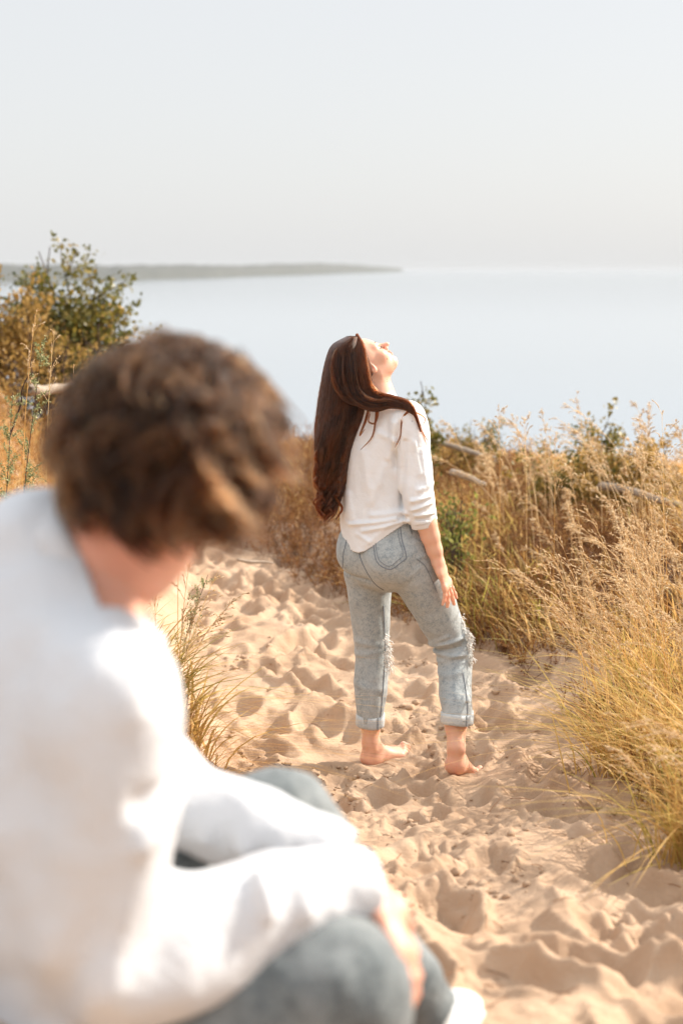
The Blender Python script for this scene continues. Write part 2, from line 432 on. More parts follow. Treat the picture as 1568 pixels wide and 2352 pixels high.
# ------------------------------------------------------------------ figure materials
def skin_mat(name, base, lip=(.55, .16, .13)):
    m, t, out = new_mat(name)
    n = tex_noise(t, 14, 3, .5)
    c = ramp(t, n, [(.3, tuple(x * .9 for x in base)), (.7, base)])
    at = node(t, 'ShaderNodeAttribute', attribute_name='rnd')      # 0 skin, 1 lips / flushed heels
    mx = t.nodes.new('ShaderNodeMixRGB'); t.links.new(at.outputs['Fac'], mx.inputs[0]); t.links.new(c, mx.inputs[1]); mx.inputs[2].default_value = lip + (1,)
    b = principled(t, out, mx.outputs[0], .48, Subsurface_Weight=.4, Subsurface_Scale=.02, Specular_IOR_Level=.35)
    b.inputs['Subsurface Radius'].default_value = (1, .35, .2)
    bump(t, b, tex_noise(t, 220, 3, .6), .12, .002)
    return m

def cloth_mat(name, base, weave=900, rough=.85, transl=.25, crease=.25):
    m, t, out = new_mat(name)
    n = tex_noise(t, 5, 3, .5); c = ramp(t, n, [(.3, tuple(x * .95 for x in base)), (.7, base)])
    b = t.nodes.new('ShaderNodeBsdfPrincipled'); b.inputs['Roughness'].default_value = rough; b.inputs['Specular IOR Level'].default_value = .15
    b.inputs['Sheen Weight'].default_value = .15
    t.links.new(c, b.inputs['Base Color'])
    tr = t.nodes.new('ShaderNodeBsdfTranslucent'); t.links.new(c, tr.inputs[0])
    mx = t.nodes.new('ShaderNodeMixShader'); mx.inputs[0].default_value = transl
    t.links.new(b.outputs[0], mx.inputs[1]); t.links.new(tr.outputs[0], mx.inputs[2]); t.links.new(mx.outputs[0], out.inputs[0])
    bn = bump(t, b, tex_noise(t, 26, 4, .6), crease, .02); bump(t, b, tex_noise(t, weave, 2, .6), .2, .001, bn)
    return m

def denim_mat(name, light, dark, worn):
    m, t, out = new_mat(name); co = coords(t)
    mp = node(t, 'ShaderNodeMapping'); mp.inputs['Scale'].default_value = (1, 1, .22); t.links.new(co, mp.inputs[0])
    n1 = tex_noise(t, 420, 4, .75, mp.outputs[0]); n2 = tex_noise(t, 9, 4, .6); n3 = tex_noise(t, 60, 5, .75)
    c = ramp(t, n1, [(.38, dark), (.56, light)])
    c2 = ramp(t, n3, [(.30, dark), (.55, light)])
    m1 = t.nodes.new('ShaderNodeMixRGB'); m1.inputs[0].default_value = .5; t.links.new(c, m1.inputs[1]); t.links.new(c2, m1.inputs[2])
    m2 = t.nodes.new('ShaderNodeMixRGB'); m2.inputs[2].default_value = worn + (1,)
    f = ramp(t, n2, [(.42, (0, 0, 0)), (.72, (.5, .5, .5))]); t.links.new(f, m2.inputs[0]); t.links.new(m1.outputs[0], m2.inputs[1])
    b = principled(t, out, m2.outputs[0], .9, Specular_IOR_Level=.1, Sheen_Weight=.1)
    bn = bump(t, b, tex_noise(t, 22, 4, .6), .25, .02); bump(t, b, n1, .3, .0015, bn)
    return m

def hair_mat(name, stops, transl=.12, rough=.38):
    m, t, out = new_mat(name)
    at = node(t, 'ShaderNodeAttribute', attribute_name='rnd'); c = ramp(t, at.outputs['Fac'], stops)
    b = t.nodes.new('ShaderNodeBsdfPrincipled'); b.inputs['Roughness'].default_value = rough; b.inputs['Specular IOR Level'].default_value = .4
    b.inputs['Specular Tint'].default_value = (1, .62, .38, 1)
    t.links.new(c, b.inputs['Base Color'])
    tr = t.nodes.new('ShaderNodeBsdfTranslucent'); t.links.new(c, tr.inputs[0])
    mx = t.nodes.new('ShaderNodeMixShader'); mx.inputs[0].default_value = transl
    t.links.new(b.outputs[0], mx.inputs[1]); t.links.new(tr.outputs[0], mx.inputs[2]); t.links.new(mx.outputs[0], out.inputs[0])
    return m

def plain_mat(name, col, rough=.8, **kw):
    m, t, out = new_mat(name); principled(t, out, col, rough, **kw); return m

M_SKIN = skin_mat('woman_skin', (.74, .43, .30), (.62, .19, .14)); M_SKIN2 = skin_mat('man_skin', (.72, .40, .29), (.6, .2, .13))
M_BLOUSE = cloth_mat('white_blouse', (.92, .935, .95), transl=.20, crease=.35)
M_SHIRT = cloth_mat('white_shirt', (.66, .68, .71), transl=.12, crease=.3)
M_DENIM = denim_mat('washed_denim', (.42, .45, .45), (.14, .18, .205), (.48, .50, .49))
M_DENIM2 = denim_mat('blue_denim', (.17, .19, .195), (.045, .056, .062), (.36, .38, .38))
M_DENIMCUFF = denim_mat('pale_denim_underside', (.52, .55, .56), (.36, .40, .42), (.6, .62, .6))
M_STITCH = plain_mat('dark_seam_thread', (.18, .20, .23), .8)
M_THREAD = plain_mat('white_cotton_thread', (.80, .78, .74), .9)
M_HAIR = fibre_mat('long_auburn_hair', (.005, .002, .0012), (.13, .038, .013))
M_HAIR2 = fibre_mat('curly_brown_hair', (.003, .0012, .0006), (.15, .055, .018), .34)
M_UNDER = plain_mat('dark_hair_underlayer', (.022, .011, .007), .7)
M_LASH = plain_mat('dark_lashes', (.03, .015, .01), .6)
M_NAIL = plain_mat('pale_nail', (.78, .50, .42), .3)
M_SILVER = plain_mat('silver', (.75, .74, .72), .25, Metallic=1.0)
M_SHOE = plain_mat('white_canvas', (.60, .61, .61), .8)

# head in its own axes: x right, y forward, z up; origin between the ears at eye level
def head_prims(T, Rm, s=1.0, female=True):
    """T origin (world), Rm rows = right, forward, up"""
    w = lambda p: T + s * ((np.asarray(p, float) * np.array([1, 1, .84 if p[2] < -.02 else 1])) @ Rm)
    E = lambda c, r, k=.02, sub=False: Ell(w(c), np.array(r) * s, Rm, k * s, sub)
    K = lambda a, b, ra, rb, k=.02, lat=Rm[0]: Cone(w(a), w(b), np.array(ra) * s, np.array(rb) * s, lat, k * s)
    P = [E((0, -.018, .032), (.073, .092, .082)), E((0, .008, .020), (.068, .078, .075), .03),
         E((0, .026, -.042), (.054, .052, .066), .03), E((0, .066, -.092), (.018, .019, .017), .022)]
    for q in (-1, 1):
        P += [K((q * .050, -.005, -.062), (q * .016, .058, -.094), (.014, .019), (.012, .015), .024), E((q * .036, .056, -.030), (.024, .022, .024), .022)]
    P += [K((-.040, .068, .016), (.040, .068, .016), (.012, .012), (.012, .012), .02)]
    for q in (-1, 1): P += [E((q * .031, .084, -.003), (.017, .013, .011), .012, True), E((q * .031, .069, -.003), (.0145, .0135, .012), .004)]
    P += [K((0, .078, .008), (0, .104, -.030), (.008, .009), (.0095, .0095), .010), E((0, .107, -.033), (.0095, .0095, .008), .008)]
    for q in (-1, 1): P += [E((q * .012, .090, -.037), (.008, .010, .007), .006)]
    P += [E((0, .076, -.060), (.024, .014, .014), .014), K((-.018, .086, -.0565), (.018, .086, -.0565), (.0055, .008), (.0055, .008), .004),
          K((-.015, .084, -.069), (.015, .084, -.069), (.006, .008), (.006, .008), .004), E((0, .096, -.081), (.022, .012, .0055), .006, True), E((0, .104, -.047), (.012, .010, .004), .006, True), E((0, .094, -.0625), (.022, .009, .0016), .002, True)]
    P[-1] = E((0, .088, -.0622), (.024, .010, .0018), .0025, True)
    for q in (-1, 1):
        P += [E((q * .072, -.008, -.010), (.008, .016, .028), .006), E((q * .078, -.004, -.008), (.006, .009, .016), .004, True)]
    return P, w

def hand_prims(wr, d, side, palm_n, s=1.0, curl=.3, spread=.12, thumb=1, curls=None, nails=None):
    """wrist point, finger direction d, side = direction of the thumb edge, palm_n = direction the palm faces"""
    d = nrm(np.array(d, float)); side = np.array(side, float); side = nrm(side - d * (side @ d)); n = np.cross(d, side); n = n * (1 if n @ np.array(palm_n) > 0 else -1)
    P = [Cone(wr, wr + d * .03 * s, np.array([.024, .017]) * s, np.array([.028, .015]) * s, side, .02),
         Cone(wr + d * .025 * s, wr + d * .082 * s, np.array([.032, .014]) * s, np.array([.038, .012]) * s, side, .015)]
    for i, (o, L, r) in enumerate(((.029, .074, .0078), (.0095, .082, .0082), (-.010, .077, .0078), (-.029, .060, .0068))):
        dd = nrm(d + side * spread * (1.5 - i) * .5); p = wr + d * .078 * s + side * o * s; ang = 0; c = curls[i] if curls else curl
        rr = r * s
        for j, f in enumerate((.46, .30, .24)):
            ang += c * (1.0, 1.1, .7)[j]; v = nrm(dd * math.cos(ang) + n * math.sin(ang)); e = p + v * L * f * s
            P.append(Cone(p, e, rr, rr * .92, side, .006 if j else .012)); p = e; rr *= .92
            if j == 1 and nails is not None: pass
        if nails is not None: nails.append((p - v * .006 * s, v, -n * math.cos(ang) + dd * math.sin(ang)))
    t0 = wr + d * .022 * s + side * .022 * s + n * .006 * s; t1 = t0 + (d * .62 + side * .62 * thumb + n * .25) * .036 * s; t2 = t1 + (d * .80 + side * .40 * thumb + n * .30) * .032 * s; t3 = t2 + (d * .9 + side * .2 * thumb + n * .35) * .024 * s
    P += [Cone(t0, t1, .0125 * s, .010 * s, side, .012), Cone(t1, t2, .0098 * s, .0088 * s, side, .006), Cone(t2, t3, .0088 * s, .0075 * s, side, .006)]
    return P

def foot_prims(ank, heel, d, up=(0, 0, 1), s=1.0, toe_up=0., side=1):
    """ankle point, heel sole point, horizontal direction of the toes; side +1 when the big toe is on the right of d"""
    d = nrm(np.array(d, float)); up = np.array(up, float); up = nrm(up - d * (up @ d)); r = np.cross(d, up) * side
    P = [Cone(ank, heel + d * .016 * s + up * .034 * s, .0275 * s, .030 * s, r, .02), Ell(heel + d * .012 * s + up * .026 * s, np.array([.030, .034, .027]) * s, np.array([r, d, up]), .03),
         Cone(heel + d * .045 * s + up * .050 * s, heel + d * .135 * s + up * .024 * s, np.array([.027, .027]) * s, np.array([.038, .018]) * s, r, .04),
         Cone(heel + d * .02 * s - r * .008 * s + up * .018 * s, heel + d * .14 * s - r * .022 * s + up * .014 * s, np.array([.020, .016]) * s, np.array([.018, .013]) * s, r, .03),
         Ell(heel + d * .160 * s + r * .020 * s + up * .018 * s, np.array([.022, .030, .017]) * s, np.array([r, d, up]), .03),
         Ell(ank + r * .023 * s - up * .012 * s, np.array([.0085] * 3) * s, None, .012), Ell(ank - r * .023 * s - up * .02 * s, np.array([.008] * 3) * s, None, .012)]
    for i, (o, L, rr) in enumerate(((.026, .052, .0125), (.006, .046, .009), (-.009, .040, .0083), (-.022, .034, .0078), (-.034, .026, .0072))):
        b0 = heel + d * (.168 - i * .009) * s + r * o * s + up * (.015 + .0) * s
        md = b0 + (d * .55 + up * (.16 + toe_up)) * L * s; e = b0 + (d + up * (-.05 + toe_up)) * L * s
        P += [Cone(b0, md, rr * 1.0 * s, rr * .95 * s, r, .008), Cone(md, e, rr * .95 * s, rr * .9 * s, r, .004)]
    return P

def mkobj(name, V, Q, mat, parent, rnd=None, solid=0, **kw):
    me = mesh_np(name, V, Q, rnd=rnd); o = link(name, me, mat, parent, **kw)
    if solid:
        md = o.modifiers.new('thickness', 'SOLIDIFY'); md.thickness = solid; md.offset = -1
    return o

def seg_d(P, a, b):
    a = np.asarray(a); b = np.asarray(b); ab = b - a; t = np.clip(((P - a) @ ab) / (ab @ ab), 0, 1)
    return np.linalg.norm(P - a - t[..., None] * ab, axis=-1)

def folds(P, items):
    """sum of soft ridges: (a, b, width, height)"""
    out = 0
    for a, b, w, h in items: out = out + h * np.exp(-(seg_d(P, a, b) / w) ** 2)
    return out

# ------------------------------------------------------------------ the woman
YW = 5.06
def w3(u, v, dy=0.0): return px(u, v, YW + dy)
AZ = math.radians(46)
fw = np.array([math.sin(AZ), math.cos(AZ), 0]); rt = np.array([math.cos(AZ), -math.sin(AZ), 0])
woman = empty('person', (.17, YW, 0), 'young woman in white blouse and rolled ripped jeans standing barefoot on sand, head back', 'person')

HIPC = w3(884, 1238); hipL = w3(843, 1240) + np.array([0, .065, 0]); hipR = w3(926, 1240) - np.array([0, .062, 0])
kneeL = w3(853, 1490, .10); ankL = w3(851, 1706, .075); kneeR = w3(1043, 1492, .03); ankR = w3(1047, 1716, -.15)
NECK = w3(869, 925, -.01); shR = w3(937, 957, -.13); shL = w3(800, 950, .11)
elbR = w3(957, 1130, -.15); wriR = w3(1006, 1293, -.14)
# head axes: profile to the camera's right, thrown back
hF = nrm(np.array([.53, .13, .85])); hR = nrm(np.array([.12, -.99, .06])); hR = nrm(hR - hF * (hR @ hF)); hU = np.cross(hR, hF)
HC = w3(841, 838, -.005); hRm = np.array([hR, hF, hU])
hp, hw = head_prims(HC, hRm, .93)

def leg(hip, knee, ank, rh, rk, rm, ra, lat=rt, k=.02, sub=3):
    mid = hip * .5 + knee * .5; mid2 = knee * .62 + ank * .38
    return chain([(hip, *rh), (mid, (rh[0] + rk[0]) / 2, (rh[1] + rk[1]) / 2), (knee, *rk), (mid2, *rm), (ank, *ra)], lat, k, sub)

def build_woman():
    B = list(hp)
    B += chain([(hw((0, -.025, -.03)), .044, .050), (hw((0, -.040, -.085)) * .55 + NECK * .45, .046, .048), (NECK, .052, .055), (NECK - np.array([0, 0, .06]), .09, .06)], rt, .03, 2)
    B += chain([(w3(868, 948), .13, .055), (w3(866, 1010), .135, .085), (w3(866, 1090), .115, .085), (w3(872, 1150), .105, .08), (w3(880, 1210), .135, .095), (HIPC, .14, .10)], rt, .03, 2)
    B += [Cone(NECK - np.array([0, 0, .03]), shR, .045, .042, k=.04), Cone(NECK - np.array([0, 0, .03]), shL, .045, .042, k=.04)]
    B += chain([(shR, .046, .046), (shR * .5 + elbR * .5, .040, .042), (elbR, .034, .036), (elbR * .55 + wriR * .45, .033, .034), (wriR, .0215, .019)], rt, .02, 3)
    el = w3(800, 1120, .22); wl = w3(905, 1150, .30)
    B += [Cone(shL, el, .044, .036, k=.03), Cone(el, wl, .036, .022, k=.02)]
    B += hand_prims(wl, rt + np.array([0, 0, .1]), (0, 0, 1), -fw, .92)
    B += leg(hipL, kneeL, ankL, (.07, .075), (.045, .048), (.044, .05), (.029, .033)) + leg(hipR, kneeR, ankR, (.07, .075), (.045, .048), (.044, .05), (.029, .033))
    nails = []
    d = nrm(w3(1050, 1405, -.125) - wriR)
    B += hand_prims(wriR, d, nrm(np.array([.35, .9, .0])), np.array([-.75, .2, -.45]), 1.06, .10, .30, .9, curls=(.02, .05, .16, .24), nails=nails)
    zL = float(H(.10, 5.13)); heelL = w3(843, 1762, .07); heelL[2] = max(heelL[2], zL) - .012
    B += foot_prims(ankL, heelL, (.80, .60, 0), toe_up=.22, side=-1)
    heelR = w3(1042, 1772, -.17); ballv = w3(1086, 1806, -.10) - heelR; ballv = nrm(np.array([.055, .10, -.062]))
    B += foot_prims(ankR, heelR, ballv, up=(.0, .35, .9), toe_up=.45, side=1)
    V, Q = sdf_mesh(B, .0023)
    # fine head and hand meshed on a denser lattice are part of the same surface: colour lips, cheeks and soles
    q = (V - HC) / .93 @ hRm.T
    lip = np.exp(-(((q[:, 0]) / .022) ** 4 + ((q[:, 1] - .088) / .014) ** 4 + ((q[:, 2] + .0525) / .0105) ** 4))
    cheek = .22 * np.exp(-(((np.abs(q[:, 0]) - .042) / .02) ** 2 + ((q[:, 1] - .055) / .03) ** 2 + ((q[:, 2] + .03) / .022) ** 2))
    rn = np.maximum(lip * 1.0, cheek * 1.4)
    hd = np.minimum(np.linalg.norm(V - heelR, axis=1), np.linalg.norm(V - heelL, axis=1)); rn = np.maximum(rn, .28 * np.exp(-(hd / .05) ** 2))
    kn = np.linalg.norm(V - (wriR + d * .085), axis=1); rn = np.maximum(rn, .18 * np.exp(-(kn / .03) ** 2))
    body = mkobj('body', V, Q, M_SKIN, woman, rn)
    for p, v, up in nails:
        up = nrm(up); s_ = nrm(np.cross(v, up)); c0 = p + up * .0058
        pts = np.array([[c0 + v * a * .0055 + s_ * b_ * .004 + up * (-.0012 * b_ * b_) for b_ in (-1, 0, 1)] for a in (-1, 0, 1, 1.6)])
        i = np.arange(12).reshape(4, 3)
        link('nail', mesh_np('nail', pts, np.stack([i[:-1, :-1], i[:-1, 1:], i[1:, 1:], i[1:, :-1]], -1)), M_NAIL, body)
    # ring on the hand
    c = wriR + d * .098 + nrm(np.array([.35, .9, 0])) * .012; a = np.linspace(0, 2 * np.pi, 25)
    s1 = nrm(np.cross(d, [0, 0, 1.])); s2 = np.cross(d, s1)
    V_, Q_, _ = tubes((c + .0095 * (np.cos(a)[:, None] * s1 + np.sin(a)[:, None] * s2))[None], .0013, 5)
    link('ring', mesh_np('ring', V_, Q_), M_SILVER, woman)
    return body

def dloc(p0, a, b, c=0): return p0 + rt * a + fw * b + np.array([0, 0, c])

def build_jeans():
    J = chain([(w3(876, 1168), .112, .084), (w3(880, 1205), .142, .104), (w3(884, 1250), .158, .116), (w3(886, 1290), .150, .110)], rt, .03, 2)
    J += [Ell(dloc(w3(884, 1272), -.072, -.060), (.086, .078, .088), np.array([rt, fw, [0, 0, 1]]), .04), Ell(dloc(w3(884, 1274), .078, -.058), (.090, .080, .090), np.array([rt, fw, [0, 0, 1]]), .04)]
    J += chain([(hipL - np.array([0, 0, .02]), .094, .100), (hipL * .62 + kneeL * .38, .077, .086), (hipL * .28 + kneeL * .72, .062, .070), (kneeL, .055, .060), (kneeL * .6 + ankL * .4, .054, .058), (w3(850, 1640, .08), .044, .047), (w3(850, 1690, .08), .043, .046)], rt, .02, 3)
    J += chain([(hipR - np.array([0, 0, .02]), .098, .104), (hipR * .62 + kneeR * .38, .087, .090), (hipR * .28 + kneeR * .72, .071, .072), (kneeR, .060, .060), (kneeR * .62 + ankR * .38, .053, .054), (w3(1049, 1640, -.115), .049, .049), (w3(1050, 1690, -.13), .049, .049)], rt, .02, 3)
    fl = []
    C = lambda u, v, dy=-.1: w3(u, v, dy)
    for (u0, v0, u1, v1, w_, h_) in [(985, 1500, 1065, 1478, .009, .010), (1000, 1517, 1075, 1515, .009, .009), (1000, 1508, 1060, 1497, .005, -.008), (1008, 1535, 1080, 1500, .009, .0045), (1010, 1560, 1060, 1548, .012, .004),
                                     (995, 1488, 1030, 1470, .008, .004), (785, 1330, 850, 1335, .007, -.007), (815, 1352, 870, 1352, .012, .003), (820, 1500, 885, 1508, .012, .004), (818, 1530, 885, 1520, .012, .004),
                                     (960, 1275, 1010, 1262, .007, .003), (950, 1240, 1000, 1232, .007, .0025), (900, 1352, 960, 1300, .014, .003), (820, 1600, 880, 1612, .014, .003), (1020, 1610, 1080, 1600, .014, .003)]:
        fl.append((C(u0, v0), C(u1, v1), w_, h_))
    def post(X, f):
        w1 = .0030 * noise3(X * np.array([16, 16, 9]), 41) + .0016 * noise3(X * np.array([34, 34, 22]), 42)
        # folds act on the camera-side surface as well as all round: distance measured without depth
        out = 0
        for a, b, w_, h_ in fl:
            a2 = a.copy(); b2 = b.copy(); XX = X.copy(); XX[..., 1] = a2[1]; b2[1] = a2[1]
            out = out + h_ * np.exp(-(seg_d(XX, a2, b2) / w_) ** 2)
        return f - w1 - out
    V, Q = sdf_mesh(J, .0034, post)
    low = V[:, 2] < np.where(V[:, 0] > .29, w3(1049, 1645, -.115)[2], w3(850, 1652, .08)[2])
    V, Q = drop_faces(V, Q, low)
    jeans = mkobj('jeans', V, Q, M_DENIM, woman, solid=.002)
    bv = BVHTree.FromPolygons([tuple(p) for p in V], [tuple(int(i) for i in q) for q in Q])
    O = Vector((0, 0, CAMZ))
    def proj(u, v):
        d = Vector(tuple(px(u, v, 1.0))) - O; h = bv.ray_cast(O, d.normalized())
        return (np.array(h[0]), np.array(h[1])) if h[0] is not None else (None, None)
    def seam(name, pts, w=.0012, lift=.0012, mat=M_STITCH, n=60, parent=jeans, wob=0):
        sp = spline(np.array(pts, float), n); P, Nn = [], []
        for u, v in sp:
            p, nn = proj(u, v)
            if p is None: continue
            if nn @ (p - np.array(O)) > 0: nn = -nn
            P.append(p + nn * lift); Nn.append(nn)
        if len(P) < 3: return
        P = np.array(P); Nn = np.array(Nn)
        jump = np.linalg.norm(np.diff(P, axis=0), axis=1); ok = np.where(jump > .03)[0]
        if len(ok): P = P[:ok[0] + 1]; Nn = Nn[:ok[0] + 1]
        if len(P) < 3: return
        T = np.gradient(P, axis=0); Wv = nrm(np.cross(T, Nn)) * w
        Vv, Qv, _ = ribbons(P[None], Wv[None]); me = mesh_np(name, Vv, Qv); o = link(name, me, mat, parent)
        md = o.modifiers.new('thickness', 'SOLIDIFY'); md.thickness = .0012; md.offset = 0
        return o
    pocket = [(857, 1246), (859, 1262), (863, 1284), (872, 1298), (890, 1307), (903, 1305), (920, 1292), (932, 1282), (929, 1262), (922, 1238), (918, 1200)]
    pc = seam('pocket', pocket, .0014, n=90)
    seam('pocket_stitching', [(u + dx, v + dy) for (u, v), (dx, dy) in zip(pocket, [(5, 0), (5, -1), (5, -3), (4, -6), (0, -7), (-3, -7), (-7, -5), (-8, -5), (-6, 0), (-6, 0), (-6, 0)])], .0008, n=90, parent=pc)
    seam('pocket', [(799, 1228), (794, 1250), (788, 1275), (787, 1300), (784, 1308)], .0013)
    seam('seam', [(824, 1256), (826, 1275), (834, 1297), (846, 1320), (862, 1342), (880, 1355)], .0016)
    seam('seam', [(931, 1186), (939, 1205), (947, 1235), (954, 1258), (958, 1275)], .0018)
    seam('seam', [(957, 1284), (975, 1300), (990, 1330), (1003, 1362)], .0010)
    seam('seam', [(880, 1390), (882, 1430), (884, 1490), (881, 1560), (876, 1620), (872, 1655)], .0017)
    seam('seam', [(1062, 1545), (1068, 1580), (1072, 1620), (1073, 1650)], .0014)
    # frayed knee openings
    def fray(cen, n, spread, seed, leng=.03, ddir=(.9, .1, -.3)):
        r_ = np.random.default_rng(seed); P = []
        for _ in range(n):
            a = r_.uniform(0, 1); c0 = np.array(cen[0]) * (1 - a) + np.array(cen[1]) * a + r_.normal(0, 1, 3) * spread
            L = leng * r_.uniform(.4, 1.2); dd = nrm(np.array(ddir) + r_.normal(0, .45, 3)); g = np.array([0, 0, -1.]) 
            t_ = np.linspace(0, 1, 6)[:, None]; P.append(c0 + dd * L * t_ + g * L * .6 * t_ ** 2 + r_.normal(0, .0015, (6, 3)))
        return np.array(P)
    P = np.concatenate([fray((w3(887, 1455, .03), w3(890, 1500, .03)), 55, .005, 1, .015), fray((w3(888, 1492, .03), w3(889, 1535, .03)), 70, .006, 2, .026, (.7, .1, -.7))])
    Vv, Qv, _ = tubes(P, np.linspace(.0019, .0008, 6)[None]); link('frayed_rip', mesh_np('frayed_rip', Vv, Qv), M_THREAD, jeans)
    P = np.concatenate([fray((w3(1054, 1415, -.01), w3(1076, 1465, -.02)), 60, .005, 3, .016), fray((w3(1076, 1455, -.02), w3(1080, 1520, -.03)), 90, .006, 4, .017, (.6, .0, -.5))])
    Vv, Qv, _ = tubes(P, np.linspace(.0019, .0008, 6)[None]); link('frayed_rip', mesh_np('frayed_rip', Vv, Qv), M_THREAD, jeans)
    # rolled cuffs
    for c0, c1, rr in ((w3(850, 1640, .08), w3(850, 1666, .08), .0480), (w3(1049, 1634, -.115), w3(1049.5, 1658, -.118), .0535)):
        n = 40; a = np.linspace(0, 2 * np.pi, n, endpoint=False); prof = [(0, -.004), (0, .002), (.003, .0045), (.35, .0055), (.7, .006), (.97, .005), (1.03, .001), (1.0, -.004), (.8, -.006)]
        Vc = []
        for tt, dr in prof:
            c = c0 + (c1 - c0) * tt; rad = rr + dr + .0016 * np.sin(a * 3 + tt) + .001 * np.sin(a * 7)
            Vc.append(c + rt * (np.cos(a) * rad)[:, None] + fw * (np.sin(a) * rad * 1.04)[:, None] + np.array([0, 0, 1]) * (.003 * np.sin(a * 2 + rr * 900))[:, None])
        Vc = np.array(Vc); i = np.arange(Vc.shape[0] * n).reshape(-1, n); nx = np.roll(i, -1, 1)
        cf = link('cuff', mesh_np('cuff', Vc, np.stack([i[:-1], nx[:-1], nx[1:], i[1:]], -1)), M_DENIMCUFF, jeans)
        a0 = math.radians(-15)
        P = np.array([c0 + (c1 - c0) * q + rt * math.cos(a0) * (rr + .0075) + fw * math.sin(a0) * (rr + .0085) for q in np.linspace(0, 1, 5)])
        Vv, Qv, _ = tubes(P[None], .0022, 5); link('seam', mesh_np('seam', Vv, Qv), M_STITCH, cf)

def build_blouse():
    up = np.array([0, 0, 1.])
    A = chain([(w3(869, 936), .062, .052), (w3(868, 950), .120, .066), (w3(868, 975), .150, .082), (w3(868, 1020), .152, .100), (w3(868, 1090), .140, .104), (w3(868, 1150), .138, .106), (w3(873, 1200), .155, .118), (w3(877, 1262), .160, .126), (w3(879, 1290), .158, .124)], rt, .02, 3)
    A += [Cone(NECK - up * .035, shR, .045, .050, k=.04), Cone(NECK - up * .035, shL, .045, .050, k=.04)]
    A += [Cone(NECK + up * .012, NECK - up * .03, (.058, .060), (.070, .066), rt, .02)]
    A += chain([(shR, .056, .058), (w3(944, 1010, -.135), .054, .058), (w3(952, 1080, -.14), .050, .055), (w3(955, 1130, -.15), .050, .054), (w3(964, 1168, -.145), .045, .048), (w3(972, 1195, -.14), .040, .044), (w3(977, 1230, -.135), .038, .042)], rt, .02, 3)
    el = w3(800, 1120, .22); wl = w3(880, 1145, .28)
    A += [Cone(shL, el, .055, .05, k=.03), Cone(el, wl, .05, .042, k=.02)]
    def f2(X, u0, v0, u1, v1, w_, h_):
        a = w3(u0, v0); b = w3(u1, v1); a[1] = b[1] = YW; XX = X.copy(); XX[..., 1] = YW
        return 1.45 * h_ * np.exp(-(seg_d(XX, a, b) / w_) ** 2)
    FL = [(905, 1175, 800, 1196, .008, .008), (930, 1178, 830, 1206, .009, .007), (925, 1160, 850, 1170, .010, .005), (820, 1215, 845, 1228, .008, .004), (800, 1130, 806, 1180, .012, .004),
          (900, 960, 890, 1040, .012, .006), (915, 960, 905, 1060, .010, -.005), (925, 1000, 918, 1150, .009, -.006), (880, 1060, 850, 1140, .016, .004), (830, 1030, 845, 1110, .016, .004),
          (938, 1130, 982, 1120, .008, .007), (940, 1150, 985, 1135, .007, .007), (945, 1163, 990, 1158, .006, .006), (950, 1172, 992, 1170, .004, -.008), (955, 1105, 985, 1095, .010, .005),
          (945, 1000, 958, 1070, .010, .004), (962, 1020, 972, 1090, .008, .004), (890, 1190, 840, 1235, .012, .003), (868, 985, 900, 1000, .012, .004)]
    def post(X, f):
        w1 = .0045 * noise3(X * np.array([12, 12, 7]), 51) + .002 * noise3(X * np.array([28, 28, 18]), 52)
        return f - w1 - sum(f2(X, *q) for q in FL)
    V, Q = sdf_mesh(A, .0034, post)
    c = w3(877, 1240); rel = V - c; ang = np.arctan2(rel @ rt, -(rel @ fw)); zlow = w3(840, 1256)[2]
    hem = zlow + .120 * np.abs(np.sin(ang)) ** 2.0
    torso = seg_d(V, w3(964, 1150, -.145), w3(980, 1250, -.135)) > .064
    bad = (torso & (V[:, 2] < hem)) | (~torso & (((V - w3(972, 1196, -.14)) @ nrm(w3(974, 1209, -.14) - w3(968, 1174, -.142))) > 0))
    V, Q = drop_faces(V, Q, bad)
    bl = mkobj('blouse', V, Q, M_BLOUSE, woman, solid=.0018)
    # turned-up sleeve cuff and collar band
    c0, c1 = w3(968, 1174, -.142), w3(974, 1209, -.14); ax = nrm(c1 - c0); l1 = nrm(rt - ax * (rt @ ax)); l2 = np.cross(ax, l1)
    n = 36; a = np.linspace(0, 2 * np.pi, n, endpoint=False); Vc = []
    for tt, dr in ((0, -.002), (0.02, .003), (.3, .0045), (.7, .004), (.98, .003), (1.02, -.001), (.9, -.004)):
        rad = .0445 + dr - .002 * tt + .0012 * np.sin(a * 4 + 1); Vc.append(c0 + (c1 - c0) * tt + l1 * (np.cos(a) * rad * .96)[:, None] + l2 * (np.sin(a) * rad * 1.05)[:, None])
    Vc = np.array(Vc); i = np.arange(Vc.shape[0] * n).reshape(-1, n); nx = np.roll(i, -1, 1)
    link('sleeve_cuff', mesh_np('sleeve_cuff', Vc, np.stack([i[:-1], nx[:-1], nx[1:], i[1:]], -1)), M_BLOUSE, bl)

